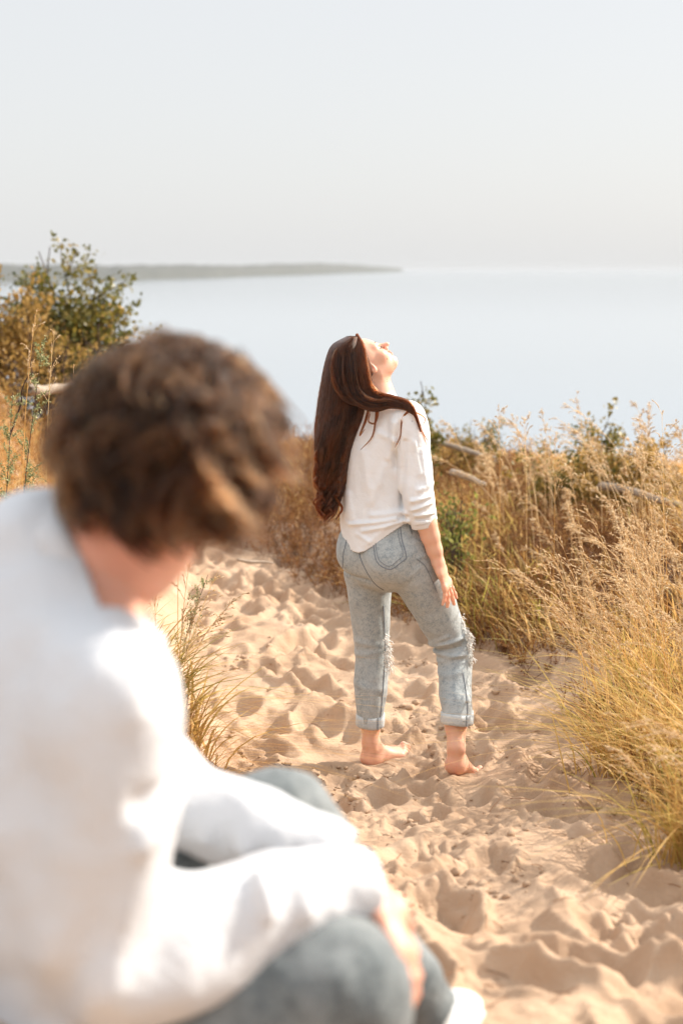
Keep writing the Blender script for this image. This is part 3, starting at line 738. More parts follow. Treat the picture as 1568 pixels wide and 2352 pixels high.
def build_whair():
    r_ = np.random.default_rng(4); F, FR, FC = [], [], []
    def push(P, R, c): 
        N_ = 34; m, n, _ = P.shape
        if n != N_:
            t0 = np.linspace(0, n - 1, N_); i = np.minimum(t0.astype(int), n - 2); f = (t0 - i)[None, :, None]; P = P[:, i] * (1 - f) + P[:, i + 1] * f; R = np.interp(np.linspace(0, 1, N_), np.linspace(0, 1, n), np.broadcast_to(R, (1, n))[0])[None]
        F.append(P); FR.append(np.broadcast_to(R, (m, N_))); FC.append(np.broadcast_to(c, (m,)))
    # main fall, combed into locks that separate and wave towards the tips
    lv = np.array([(772, 796, 822, -.035, .045), (790, 764, 829, -.03, .07), (815, 751, 837, -.02, .085), (850, 742, 848, -.01, .090), (885, 736, 858, -.005, .090), (920, 730, 858, -.005, .088), (960, 725, 843, -.01, .085), (1000, 722, 822, -.02, .075), (1050, 723, 804, -.02, .065), (1095, 728, 794, -.02, .052), (1130, 731, 786, -.02, .045), (1160, 733, 774, -.02, .04), (1192, 733, 757, -.02, .03)])
    nseg = 40; L = spline(lv, nseg); t_ = np.linspace(0, 1, nseg)
    nl = 130; per = 55; al = r_.uniform(-1, 1, nl); bl = np.where(r_.random(nl) < .65, -np.sqrt(1 - al ** 2) * r_.uniform(.7, 1, nl), r_.uniform(-1, 1, nl) * np.sqrt(1 - al ** 2))
    ll = np.where(r_.random(nl) < .45, r_.uniform(.93, 1.0, nl), r_.uniform(.72, .95, nl)); phl = r_.uniform(0, 6.28, nl); frl = r_.uniform(.8, 1.3, nl); tl = r_.beta(2, 2.2, nl)
    for k in range(nl):
        m = per; a0 = al[k] + r_.normal(0, .22, m); b0 = bl[k] + r_.normal(0, .22, m); q2 = np.maximum(np.sqrt(a0 ** 2 + b0 ** 2), 1); a0 /= q2; b0 /= q2; P = np.zeros((m, nseg, 3)); e = ll[k] * r_.uniform(.93, 1.02, m)
        for j in range(nseg):
            tt = np.clip(t_[j] * e, 0, 1) * (nseg - 1); i = np.minimum(tt.astype(int), nseg - 2); f = (tt - i)[:, None]; lvj = L[i] * (1 - f) + L[i + 1] * f; T = tt / (nseg - 1)
            cv = np.clip(T * 1.25 - .15, 0, 1) ** 1.2 * .80; a_ = a0 * (1 - cv) + al[k] * cv; b_ = b0 * (1 - cv) + bl[k] * cv
            u = (lvj[:, 1] + lvj[:, 2]) / 2 + a_ * (lvj[:, 2] - lvj[:, 1]) / 2; w_ = .0125 * np.clip(T - .42, 0, 1) ** 1.1 * 1.5; ph = phl[k] * .6 + T * 34 * frl[k] ** .5
            base = np.stack([px(uu, vv, YW) for uu, vv in zip(u, lvj[:, 0])]); base[:, 0] += w_ * np.sin(ph); base[:, 1] += lvj[:, 3] + b_ * lvj[:, 4] + w_ * np.cos(ph); base[:, 2] += .3 * w_ * np.sin(ph * .7)
            P[:, j] = base + r_.normal(0, .0006, (m, 3)) * (.3 + t_[j])
        push(P, .0013 * np.interp(t_, [0, .1, .8, 1], [.7, 1, .9, .3])[None], np.clip(tl[k] * 1.1 - .12 + r_.normal(0, .14, m), 0, 1))
    PP = []
    for _ in range(2600):      # combed from the parting over the skull
        x0 = .008 * r_.normal(); side = 1 if r_.random() < .75 else -1; s_ = r_.uniform(0, 1)
        a0 = np.array([x0 * .5, .060 - .12 * s_, .104 + .010 * math.sin(s_ * 3.1)]); sp = r_.uniform(.35, 1)
        mid = np.array([side * .060 * sp, .045 - .10 * s_, .085 - .02 * sp]); e1 = np.array([side * .082 * sp, .025 - .13 * s_, .025]); e2 = np.array([side * .078 * sp, -.02 - .12 * s_, -.03])
        PP.append(spline([a0, (a0 + mid) / 2 + np.array([0, 0, .012]), mid, e1, e2], 14))
    PP = np.array(PP); push(HC + .97 * (PP @ hRm), np.full((1, 14), .001), np.clip(r_.beta(2, 3.0, len(PP)), 0, 1))
    def lock(pts, n, wid, rad, seed, dep=.01, light=.3, nseg=34):
        q_ = np.random.default_rng(seed); C = spline(np.array([[*w3(u, v, dy), w_] for u, v, dy, w_ in pts]), nseg); T = nrm(np.gradient(C[:, :3], axis=0)); sd = nrm(np.cross(T, [0, 1., 0]))
        a_ = q_.uniform(-1, 1, (n, 1)); b_ = q_.uniform(-1, 1, (n, 1)); ph = q_.uniform(0, 6.28, (n, 1)); xx = np.linspace(0, 5, nseg)[None]
        o1 = (a_ + .25 * np.sin(xx + ph)) * wid * C[None, :, 3]; P = C[None, :, :3] + sd[None] * o1[..., None] + np.array([0, 1, 0]) * (b_ * dep * C[None, :, 3])[..., None]
        push(P, rad * np.interp(np.linspace(0, 1, nseg), [0, .1, .8, 1], [.6, 1, .8, .3])[None], np.clip(q_.beta(2, 3, n) + light, 0, 1))
    lock([(819, 766, -.05, .15), (826, 800, -.085, .8), (832, 845, -.10, 1), (842, 888, -.105, 1), (866, 914, -.11, 1), (900, 922, -.155, .9), (936, 930, -.19, .6), (954, 955, -.195, .25), (966, 992, -.19, .1)], 700, .020, .0010, 5, .012, .12)
    lock([(822, 770, -.05, .15), (833, 800, -.085, .8), (838, 845, -.105, .9), (852, 893, -.10, 1), (880, 914, -.12, .8), (915, 918, -.17, .5), (945, 938, -.19, .3), (960, 975, -.19, .2), (981, 1012, -.18, .08)], 260, .010, .0009, 6, .008, .6)
    lock([(812, 774, -.05, .15), (802, 805, -.085, .8), (802, 850, -.105, 1), (808, 890, -.11, 1), (826, 916, -.12, .9), (860, 930, -.135, .8), (895, 927, -.16, .6), (930, 935, -.19, .4), (950, 950, -.195, .2)], 600, .024, .0011, 8, .016, -.1)
    lock([(806, 778, -.06, .2), (788, 815, -.09, .9), (784, 860, -.108, 1), (800, 900, -.114, .9), (835, 922, -.122, .6), (870, 931, -.145, .4), (905, 928, -.172, .3)], 700, .032, .0011, 18, .010, -.1)
    for pts in ([(866, 935, -.14, .8), (862, 970, -.12, .5), (853, 1005, -.115, .3), (828, 1033, -.115, .1)], [(850, 935, -.13, 1), (838, 970, -.11, .6), (826, 1000, -.105, .3), (838, 985, -.11, .1)], [(858, 932, -.14, .8), (868, 948, -.135, .5), (860, 972, -.125, .4), (846, 968, -.12, .3), (850, 950, -.125, .2)],
                [(944, 938, -.19, .6), (924, 962, -.185, .4), (919, 1000, -.18, .25), (907, 1028, -.175, .1)], [(955, 950, -.19, .4), (968, 990, -.18, .3), (980, 1030, -.17, .2), (982, 1062, -.17, .1)],
                [(952, 945, -.19, .3), (975, 960, -.18, .2), (972, 975, -.17, .1)]):
        lock(pts, 45, .006, .0007, int(pts[0][0] + pts[0][1]), .004, .25)
    for k in range(34):
        u0 = r_.uniform(728, 780); v0 = r_.uniform(1040, 1110); Lk = min(r_.uniform(60, 105), 1194 - v0); u1 = 733 + (u0 - 728) * .75 + r_.uniform(-8, 10)
        pts = [(u0, v0 - 20, -.06, 1), (u0 + r_.uniform(-5, 5), v0, -.06, 1)] + [(u0 + (u1 - u0) * q + r_.uniform(5, 10) * (-1) ** int(q * 4 + k), v0 + Lk * q, -.05 + r_.uniform(-.02, .02), 1 - .75 * q) for q in (.25, .5, .75, 1)]
        lock(pts, 60, .007, .0008, 100 + k, .005, .15)
    for k in range(110):     # flyaways
        v0 = r_.uniform(790, 1110); e = np.interp(v0, [772, 800, 850, 920, 1000, 1100], [802, 760, 742, 730, 723, 728])
        lock([(e + 8, v0, -.02, 1), (e - r_.uniform(0, 6), v0 + 25, -.02, 1), (e - r_.uniform(-4, 14), v0 + r_.uniform(45, 80), -.02, .4)], 1, .002, .00035, 300 + k, .002, .3, 12)
    hair = fibres('hair', np.concatenate(F), np.concatenate(FR), np.concatenate(FC), M_HAIR, woman)
    # dense under-layer so that no light leaks through the fall
    g = Geo(); lv2 = spline(np.array([(q[0], q[1] + 9, q[2] - 11, q[3], q[4] * .78) for q in lv[1:-3]]), 40); n2 = 24; a = np.linspace(0, 2 * np.pi, n2, endpoint=False); Vc = []
    for v, uL, uR, yc, yh in lv2:
        c = w3((uL + uR) / 2, v); hw_ = (uR - uL) / 2 / 640; Vc.append(c + np.stack([np.cos(a) * hw_, yc + np.sin(a) * yh, .0 * a], -1))
    Vc = np.array(Vc); i = np.arange(Vc.shape[0] * n2).reshape(-1, n2); nx = np.roll(i, -1, 1); g.add(Vc, np.stack([i[:-1], nx[:-1], nx[1:], i[1:]], -1))
    cap = [Ell(hw((0, -.028, .036)), (.076 * .97, .094 * .95, .086 * .95), hRm, .02), Ell(hw((0, -.07, -.02)), (.066, .05, .07), hRm, .03)]
    Vs, Qs = sdf_mesh(cap, .004); g.add(Vs, Qs); link('hair_underlayer', g.mesh('hair_underlayer'), M_UNDER, hair)
    # brow and closed lashes
    for nm, pts, w_ in (('eyebrow', [(.014, .088, .016), (.026, .087, .021), (.040, .078, .019), (.050, .064, .012)], .0021), ('eyelashes', [(.018, .083, -.006), (.028, .086, -.0095), (.038, .082, -.0095), (.046, .074, -.006)], .0016)):
        for sd in (1, -1):
            C = spline([HC + .93 * (np.array([sd * p[0], p[1], p[2]]) @ hRm) for p in pts], 14); V, Q, _ = tubes(C[None], (w_ * np.array([.3] + [1] * 12 + [.3]))[None], 5)
            link(nm, mesh_np(nm, V, Q), M_LASH if nm == 'eyelashes' else M_UNDER, hair)

build_woman(); build_jeans(); build_blouse(); build_whair()
# ------------------------------------------------------------------ the seated man
AZ2 = math.radians(50)
mf = np.array([math.sin(AZ2), math.cos(AZ2), 0]); mr = np.array([math.cos(AZ2), -math.sin(AZ2), 0]); UP = np.array([0, 0, 1.])
man = empty('person', (-.3, 1.75, .85), 'curly haired man in white shirt seated on the bank with forearms on knees, back turned', 'person')
mHC = px(415, 1045, 1.76); gF = nrm(np.array([.70, .71, -.04])); gR = nrm(np.cross(gF, [0.10, 0, 1.0])); gU = np.cross(gR, gF); gM = np.array([gR, gF, gU])
mp_, mw = head_prims(mHC, gM, 1.03)
mN = px(178, 1335, 1.76); sR = px(238, 1600, 1.60); sL = px(-40, 1322, 1.88)
eR = px(235, 2190, 1.60); wR = px(852, 2045, 1.79); eL = px(395, 1825, 1.98); wL = px(810, 1985, 1.92)
hC = px(45, 2470, 1.74); hR_ = hC + mr * .10; hL_ = hC - mr * .10
kR = px(768, 2262, 1.70); kL = px(630, 1868, 2.16); aR = px(885, 2700, 1.95); aL = px(985, 2325, 2.22)

def build_man():
    B = list(mp_)
    B += chain([(mw((0, -.03, -.03)), .052, .058), (px(330, 1215, 1.755), .058, .062), (px(262, 1282, 1.757), .058, .060), (mN, .050, .054)], mr, .03, 3)
    B += chain([(mN - UP * .03, .06, .055), (px(130, 1480, 1.74), .15, .09), (px(100, 1750, 1.72), .15, .10), (px(70, 2100, 1.72), .13, .09), (hC, .15, .10)], mr, .03, 2)
    B += [Cone(mN - UP * .03, sR, .05, .05, k=.03), Cone(mN - UP * .03, sL, .045, .045, k=.02)]
    for s_, e_, w_ in ((sR, eR, wR), (sL, eL, wL)): B += chain([(s_, .052, .052), (e_, .041, .041), (e_ * .6 + w_ * .4, .038, .038), (w_, .029, .023)], (0, 0, 1), .02, 3)
    dR = nrm(px(960, 2240, 1.72) - wR)
    B += hand_prims(wR, dR, nrm(np.array([-.2, .9, .3])), np.array([-.5, 0, -.8]), 1.08, .32, .22, .8)
    dL = nrm(np.array([.62, -.42, -.66])); B += hand_prims(wL, dL, nrm(np.array([-.4, -.3, .2])), np.array([-.2, -.6, -.5]), 1.08, .40, .2, .7)
    B += chain([(hR_, .085, .085), (hR_ * .5 + kR * .5, .066, .066), (kR, .050, .050), (kR * .7 + aR * .3, .048, .048), (aR, .036, .036)], (0, 0, 1), .03, 3) + chain([(hL_, .085, .085), (hL_ * .5 + kL * .5, .066, .066), (kL, .050, .050), (kL * .7 + aL * .3, .046, .046), (aL, .036, .036)], (0, 0, 1), .03, 3)
    V, Q = sdf_mesh(B, .0045)
    q = (V - mHC) / 1.03 @ gM.T
    rn = .35 * np.exp(-(((q[:, 1] + .10) / .06) ** 2 + ((q[:, 2] + .10) / .06) ** 2))
    mkobj('body', V, Q, M_SKIN2, man, rn)
    # shirt
    A = chain([(px(140, 1365, 1.76), .070, .075), (px(118, 1430, 1.75), .125, .100), (px(100, 1540, 1.74), .175, .118), (px(96, 1700, 1.72), .185, .128), (px(80, 1950, 1.72), .172, .130), (px(60, 2200, 1.73), .172, .132), (px(45, 2420, 1.74), .182, .14), (px(45, 2520, 1.74), .18, .14)], mr, .03, 3)
    A += [Cone(px(98, 1262, 1.79), px(40, 1330, 1.80), .068, .090, k=.05), Cone(px(98, 1262, 1.79), sL, .068, .078, k=.05), Cone(px(115, 1430, 1.76), sR + UP * .0, .066, .070, k=.05), Cone(px(150, 1372, 1.76), sL + UP * .012, .070, .074, k=.05), Cone(px(215, 1270, 1.757), px(150, 1345, 1.76), (.062, .070), (.080, .082), mr, .02)]
    A += chain([(sR, .076, .076), (px(255, 1880, 1.59), .062, .066), (eR, .070, .072), (px(440, 2165, 1.65), .074, .058), (px(640, 2075, 1.71), .052, .046), (px(780, 2040, 1.76), .040, .036), (wR, .036, .033)], (0, 0, 1), .03, 4)
    A += chain([(sL, .072, .072), (sL * .5 + eL * .5 + np.array([.01, 0, .0]), .066, .066), (eL, .055, .056), (eL * .6 + wL * .4, .052, .050), (wL, .040, .038)], (0, 0, 1), .03, 4)
    def fl(X, u0, v0, y0, u1, v1, y1, w_, h_):
        return 1.5 * h_ * np.exp(-(seg_d(X, px(u0, v0, y0), px(u1, v1, y1)) / w_) ** 2)
    FL = [(420, 1990, 1.56, 470, 2330, 1.50, .014, .010), (500, 1985, 1.60, 560, 2250, 1.54, .013, .010), (590, 1975, 1.66, 650, 2180, 1.60, .012, .010), (670, 1975, 1.70, 715, 2120, 1.65, .010, .008), (740, 1985, 1.74, 770, 2090, 1.70, .009, .007),
          (330, 2060, 1.5, 260, 2340, 1.5, .02, .010), (250, 2050, 1.5, 120, 2340, 1.55, .02, -.012), (400, 1740, 1.62, 320, 1850, 1.54, .015, -.010), (415, 1800, 1.62, 330, 1960, 1.52, .015, .010), (160, 1680, 1.58, 20, 1790, 1.6, .016, -.014), (150, 1700, 1.58, 120, 2000, 1.58, .02, -.012),
          (330, 1500, 1.55, 300, 1640, 1.53, .02, .006), (500, 1800, 1.95, 470, 1930, 1.9, .012, .009), (580, 1840, 1.95, 560, 1960, 1.88, .012, .009), (660, 1880, 1.93, 640, 1980, 1.87, .010, .008)]
    def post(X, f):
        w1 = 0.009 * noise3(X * np.array([8, 8, 5]), 61) + .006 * noise3(X * np.array([22, 22, 15]), 62)
        return f - w1 - sum(fl(X, *q) for q in FL)
    V, Q = sdf_mesh(A, .006, post)
    # open ends: neck, cuffs, hem
    nd = nrm(px(288, 1219, 1.755) - px(205, 1275, 1.757)); CC = px(208, 1278, 1.757); collar = ((V - CC) @ nd) > .008
    dR2 = nrm(wR - eR); cr = (((V - wR) @ dR2) > -.012) & (np.linalg.norm(V - wR, axis=1) < .09); dL2 = nrm(wL - eL); cl = (((V - wL) @ dL2) > -.012) & (np.linalg.norm(V - wL, axis=1) < .09)
    hem = (V[:, 2] < px(45, 2500, 1.74)[2]) & (np.linalg.norm(V - eR, axis=1) > .14)
    V, Q = drop_faces(V, Q, (collar & (np.linalg.norm(V - mN, axis=1) < .14)) | cr | cl | hem)
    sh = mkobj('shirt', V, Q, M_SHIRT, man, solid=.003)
    # collar leaf: band lying round the neck
    c = CC - nd * .014; l1 = nrm(mr - nd * (mr @ nd)); l2 = np.cross(nd, l1); n = 40; a = np.linspace(math.radians(-245), math.radians(65), n); Vc = []
    for h_, dr in ((.022, -.001), (.024, .003), (.012, .008), (-.012, .014), (-.014, .011), (-.004, .007)):
        Vc.append(c + nd * h_ + l1 * (np.cos(a) * (.064 + dr))[:, None] + l2 * (np.sin(a) * (.069 + dr))[:, None])
    Vc = np.array(Vc); i = np.arange(Vc.size // 3).reshape(-1, n)
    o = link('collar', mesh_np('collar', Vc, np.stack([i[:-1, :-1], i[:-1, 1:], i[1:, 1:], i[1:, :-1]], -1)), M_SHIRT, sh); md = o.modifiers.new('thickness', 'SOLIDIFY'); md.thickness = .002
    # jeans
    J = chain([(hC + UP * .06, .16, .115), (hC, .175, .125), (hC - UP * .05, .17, .13)], mr, .03, 2)
    J += chain([(hR_, .105, .10), (hR_ * .5 + kR * .5, .092, .092), (kR, .078, .080), (kR * .7 + aR * .3, .072, .070), (aR, .056, .056)], (0, 0, 1), .03, 4)
    J += chain([(hL_, .105, .10), (hL_ * .5 + kL * .5, .088, .088), (kL, .064, .066), (kL * .7 + aL * .3, .068, .064), (aL, .052, .052)], (0, 0, 1), .03, 4)
    J += [Ell(kR + UP * .006, (.078, .074, .070), None, .03)]
    def post2(X, f): return f - .004 * noise3(X * 13, 71) - .003 * noise3(X * np.array([40, 40, 18]), 72)
    V, Q = sdf_mesh(J, .006, post2)
    bad = np.zeros(len(V), bool)
    for k_, a_ in ((kR, aR), (kL, aL)):
        d = nrm(a_ - k_); bad |= (((V - a_) @ d) > .0) & (np.linalg.norm(V - a_, axis=1) < .11)
    V, Q = drop_faces(V, Q, bad); jm = mkobj('jeans', V, Q, M_DENIM2, man, solid=.003)
    # shoes
    for a_ in (aR, aL):
        g0 = float(H0(a_[0] + .05, a_[1] + .03)); d = nrm(np.array([.40, .92, 0])); r = np.array([.92, -.40, 0]); base = np.array([a_[0], a_[1], min(g0, a_[2] - .10)]) + np.array([0, 0, .004])
        P = [Cone(a_ - UP * .01, base + UP * .05, .044, .046, r, .02), Cone(base - d * .03 + UP * .040, base + d * .10 + UP * .036, (.038, .036), (.046, .030), r, .03), Cone(base + d * .10 + UP * .034, base + d * .17 + UP * .028, (.047, .028), (.042, .024), r, .03)]
        V, Q = sdf_mesh(P, .005); s_ = mkobj('shoe', V, Q, M_SHOE, man)
        P = [Cone(base - d * .03 + UP * .012, base + d * .07 + UP * .012, (.043, .013), (.046, .013), r, .01), Cone(base + d * .07 + UP * .012, base + d * .175 + UP * .014, (.046, .013), (.046, .013), r, .01)]
        V, Q = sdf_mesh(P, .004); mkobj('sole', V, Q, M_DENIMCUFF, s_)
    # curls: locks of hair that share one coil
    r_ = np.random.default_rng(9); nl = 900; per = 26; m = 28
    th = np.arccos(r_.uniform(-.74, 1, nl)); ph = r_.uniform(0, 2 * np.pi, nl)
    dirs = np.stack([np.sin(th) * np.cos(ph), np.sin(th) * np.sin(ph), np.cos(th)], 1)
    dirs = dirs[~((dirs[:, 1] > .35) & (dirs[:, 2] < .45))]; nl = len(dirs)
    L = r_.uniform(.060, .105, nl) * (1 + .62 * noise3(dirs * 3.1, 5)) * np.interp(dirs[:, 2], [-.6, .1, 1], [.66, .95, 1.05]); L *= np.where(dirs[:, 0] > .3, 1.12, 1.0)
    wd_ = dirs @ gM; L *= np.where((wd_[:, 0] > .35) & (wd_[:, 2] < .4) & (wd_[:, 2] > -.25), 1.35, 1.0) * np.where((wd_[:, 0] < -.55) & (wd_[:, 2] < .45) & (wd_[:, 2] > -.1), 1.28, 1.0) * np.interp(wd_[:, 2], [.5, 1], [1, .74])
    tang = nrm(np.cross(dirs, r_.normal(0, 1, (nl, 3)))); cr = r_.uniform(.010, .023, nl); turns = r_.uniform(.9, 2.0, nl); p0 = r_.uniform(0, 6.28, nl); tone = r_.beta(1.5, 3.4, nl)
    L = np.clip(L, .05, .145)
    rp = lambda a: np.repeat(a, per, 0); n = nl * per
    dirs, L, tang, cr, turns, p0, tone = map(rp, (dirs, L, tang, cr, turns, p0, tone)); L = L * r_.uniform(.85, 1.1, n)
    root = dirs * np.array([.080, .098, .090]) + np.array([0, -.014, .030]) + r_.normal(0, .0055, (n, 3)); root[:, 2] = np.maximum(root[:, 2], -.070 + .25 * np.abs(root[:, 0]))
    t_ = np.linspace(0, 1, m); grav = np.array([.0, 0, -1.]); P = np.zeros((n, m, 3)); side = np.cross(dirs, tang); off = r_.normal(0, .0032, (n, 3))
    for j, t in enumerate(t_):
        c = root + dirs * (L * (.66 * t - .22 * t * t))[:, None] + tang * (L * .30 * t)[:, None] + grav * (L * .50 * t * t)[:, None]
        a = p0 + turns * 2 * np.pi * t
        P[:, j] = c + off * (1 - .4 * t) + (tang * np.cos(a)[:, None] + side * np.sin(a)[:, None]) * (cr * min(1, t * 2))[:, None]
    PW = mHC + 1.03 * (P @ gM)
    hair = fibres('hair', PW, .00095 * np.interp(t_, [0, .1, .8, 1], [.7, 1, .9, .3])[None], np.clip(tone + r_.normal(0, .1, n), 0, 1) ** 1.7, M_HAIR2, man)
    cap = [Ell(mw((0, -.016, .036)), np.array((.084, .100, .092)) * 1.03, gM, .03), Ell(mw((0, -.06, -.02)), np.array((.074, .055, .055)) * 1.03, gM, .04)]
    V, Q = sdf_mesh(cap, .006, lambda X, f: f - .008 * noise3(X * 45, 3)); link('hair_underlayer', mesh_np('hair_underlayer', V, Q), M_UNDER, hair)
build_man()
# ------------------------------------------------------------------ plants
STRAW = [(0, (.21, .085, .022)), (.2, (.46, .23, .065)), (.5, (.76, .49, .18)), (.8, (.82, .64, .34)), (.93, (.56, .50, .15)), (1, (.30, .33, .07))]
GREENISH = [(0, (.36, .18, .06)), (.35, (.72, .49, .19)), (.65, (.64, .47, .15)), (.85, (.42, .37, .09)), (1, (.20, .23, .045))]
M_STRAW = leaf_mat('straw_grass', STRAW, .48); M_GREENG = leaf_mat('green_gold_grass', GREENISH, .48)
M_SEED = leaf_mat('pale_seed_heads', [(0, (.60, .40, .20)), (.5, (.80, .62, .38)), (1, (.88, .76, .55))], .5)
M_HERB = leaf_mat('rust_brown_herb', [(0, (.12, .05, .02)), (.4, (.30, .13, .045)), (.75, (.48, .26, .09)), (1, (.62, .42, .18))], .35)
M_LEAF = leaf_mat('shrub_leaves', [(0, (.045, .055, .014)), (.4, (.13, .13, .028)), (.75, (.30, .22, .045)), (1, (.52, .32, .09))], .35, .42, .4)
M_LEAFG = leaf_mat('golden_shrub_leaves', [(0, (.13, .10, .025)), (.5, (.36, .22, .06)), (1, (.62, .42, .16))], .45, .45)
M_SAGE = leaf_mat('grey_green_leaves', [(0, (.13, .16, .06)), (.6, (.32, .34, .16)), (1, (.55, .50, .26))], .35)
M_TWIG = plain_mat('dark_twig_bark', (.055, .03, .02), .85)
def wood_mat(name, a, b_):
    m, t, out = new_mat(name); co = coords(t); mp = node(t, 'ShaderNodeMapping'); mp.inputs['Scale'].default_value = (.25, 1, 1); t.links.new(co, mp.inputs[0])
    n = tex_noise(t, 60, 5, .7, mp.outputs[0]); b = principled(t, out, ramp(t, n, [(.35, a), (.65, b_)]), .85); bump(t, b, n, .5, .01); return m
M_DRIFT = wood_mat('weathered_driftwood', (.24, .18, .13), (.42, .34, .26))

def blades(base, h, w, lean, bend, r, seed, n=6, droop=.55):
    """base (N,3), h/w/bend (N), lean (N,2) -> ribbon geometry"""
    q = np.random.default_rng(seed); N = len(base); t = np.linspace(0, 1, n)
    d = np.concatenate([lean, np.zeros((N, 1))], 1); az = q.uniform(0, 6.28, N)
    P = base[:, None] + (h[:, None] * (t - droop * bend[:, None] * t ** 2.2))[..., None] * UP + (h[:, None] * (.18 * t + bend[:, None] * t ** 1.9))[..., None] * d[:, None]
    P += (np.sin(t * 3)[None, :, None] * np.stack([np.cos(az), np.sin(az), 0 * az], 1)[:, None]) * (h * .05)[:, None, None]
    wd = np.stack([np.cos(az), np.sin(az), 0 * az], 1)[:, None] * (w[:, None] * np.clip(np.interp(t, [0, .3, .8, 1], [.7, 1, .6, .03]), 0, 1))[..., None]
    return ribbons(P, wd, r)

def stalks(base, h, lean, bend, seed, nb=14, ns=5, r=.0014, sp=.010, full=.36):
    """grass stems with open seed heads; returns (stem geometry, seed geometry)"""
    q = np.random.default_rng(seed); N = len(base); t = np.linspace(0, 1, 11); d = np.concatenate([lean, np.zeros((N, 1))], 1)
    def pos(tt): return base[:, None] + (h[:, None] * (tt - .42 * bend[:, None] * tt ** 2.6))[..., None] * UP + (h[:, None] * (.10 * tt + bend[:, None] * tt ** 2.4))[..., None] * d[:, None]
    tt = np.broadcast_to(t, (N, 11)); P = pos(tt); rr = q.uniform(.35, .8, N)
    stem = tubes(P, (r * np.interp(t, [0, .6, 1], [1, .8, .35]))[None], 3, rr)
    tb = 1 - full * q.uniform(0, 1, (N, nb)) ** .9; B0 = pos(tb); Tg = nrm(pos(np.minimum(tb + .02, 1.02)) - B0)
    ra = nrm(q.normal(0, 1, (N, nb, 3))); ra[..., 2] = np.abs(ra[..., 2]) * .3; D = nrm(Tg * q.uniform(.75, 1.3, (N, nb, 1)) + ra * .55)
    L = (h[:, None] * (.05 + .30 * (1 - tb)) * q.uniform(.6, 1.15, (N, nb)) * (full / .36)); s_ = np.linspace(0, 1, 5)
    BP = B0[:, :, None] + D[:, :, None] * (L[..., None] * s_)[..., None] - UP * (L[..., None] * .38 * s_ ** 2)[..., None] + d[:, None, None] * (L[..., None] * .2 * s_ ** 2)[..., None]
    BP = BP.reshape(-1, 5, 3); br = tubes(BP, (r * .45 * np.array([1, .9, .8, .7, .5]))[None], 3, q.uniform(.2, .9, len(BP)))
    M = len(BP); k = ns; f = q.uniform(.25, 1.0, (M, k)); i = np.minimum((f * 4).astype(int), 3); g = f * 4 - i
    A = np.take_along_axis(BP, i[..., None].repeat(3, 2), 1); C = np.take_along_axis(BP, (i + 1)[..., None].repeat(3, 2), 1); S0 = A + (C - A) * g[..., None]
    Ds = nrm(nrm(C - A) + .45 * q.normal(0, 1, (M, k, 3))); ln = sp * q.uniform(.6, 1.3, (M, k)); u3 = np.linspace(0, 1, 4)
    SP = (S0[:, :, None] + Ds[:, :, None] * (ln[..., None] * u3)[..., None]).reshape(-1, 4, 3)
    se = tubes(SP, (sp * .15 * np.array([.35, 1, .8, .1]))[None], 3, q.uniform(0, 1, len(SP)))
    return stem, br, se

def zH(xy): return np.concatenate([xy, H0(xy[:, 0], xy[:, 1])[:, None] - .01], 1)

def clear(xy, m=.05):
    xl = np.interp(xy[:, 1], YK, XL); xr = np.interp(xy[:, 1], YK, XR); return (xy[:, 0] > xr + m) | (xy[:, 0] < xl - .16)

def field(name, label, xr_, yr_, n, hr, seed, mat, wr=(.0018, .004), lean=(-.5, -.25), tone=(1.6, 1.8), clump=1.3, thr=-.25, extra=None):
    q = np.random.default_rng(seed); xy = np.stack([q.uniform(*xr_, n), q.uniform(*yr_, n)], 1)
    xy = xy[clear(xy) & (noise2(xy[:, 0] * clump, xy[:, 1] * clump, seed) + .35 * noise2(xy[:, 0] * 4, xy[:, 1] * 4, seed + 1) > thr)]
    if extra is not None: xy = xy[extra(xy)]
    N = len(xy); e = np.clip((xy[:, 0] - np.interp(xy[:, 1], YK, XR)) / .8, .35, 1) if xr_[1] > 0 else np.ones(N)
    h = q.uniform(*hr, N) * (.45 + .55 * e) * np.interp(xy[:, 1], [6.5, 8.5, 10], [1, .72, .5]) * (1 + .25 * noise2(xy[:, 0] * 1.7, xy[:, 1] * 1.7, 9)); l = np.array(lean) + q.normal(0, .65, (N, 2))
    tn = np.clip(q.beta(*tone, N) + .18 * noise2(xy[:, 0] * .9, xy[:, 1] * .9, 19), 0, 1)
    g = Geo(); V, Q, r = blades(zH(xy), h, q.uniform(*wr, N) * (1 + .05 * xy[:, 1]), l, q.uniform(.15, .75, N), tn, seed + 2); g.add(V, Q, r=r)
    return link(name, g.mesh(name), mat, kind='stuff', label=label)

field('dune_grass', 'thick golden dune grass covering the slope right of the path', (.05, 6.5), (3.1, 12.2), 50000, (.16, .46), 101, M_STRAW, thr=-.22)
field('dune_grass', 'yellow green grass among the straw right of the path', (.4, 4.2), (3.3, 9.5), 15000, (.22, .55), 131, M_GREENG, thr=.0, tone=(2.2, 1.6))
field('dune_grass', 'tangled golden grass on the left bank', (-4.5, -.3), (3.9, 12), 36000, (.12, .34), 111, M_STRAW, wr=(.0014, .003), thr=-.35, tone=(1.5, 2.0), extra=lambda p: (p[:, 0] < np.interp(p[:, 1], YK, XL) - .30))
field('dune_grass', 'dry grass along the dune crest', (-2.0, 6.0), (9.4, 13.5), 26000, (.10, .34), 121, M_STRAW, wr=(.002, .004), thr=-.6)

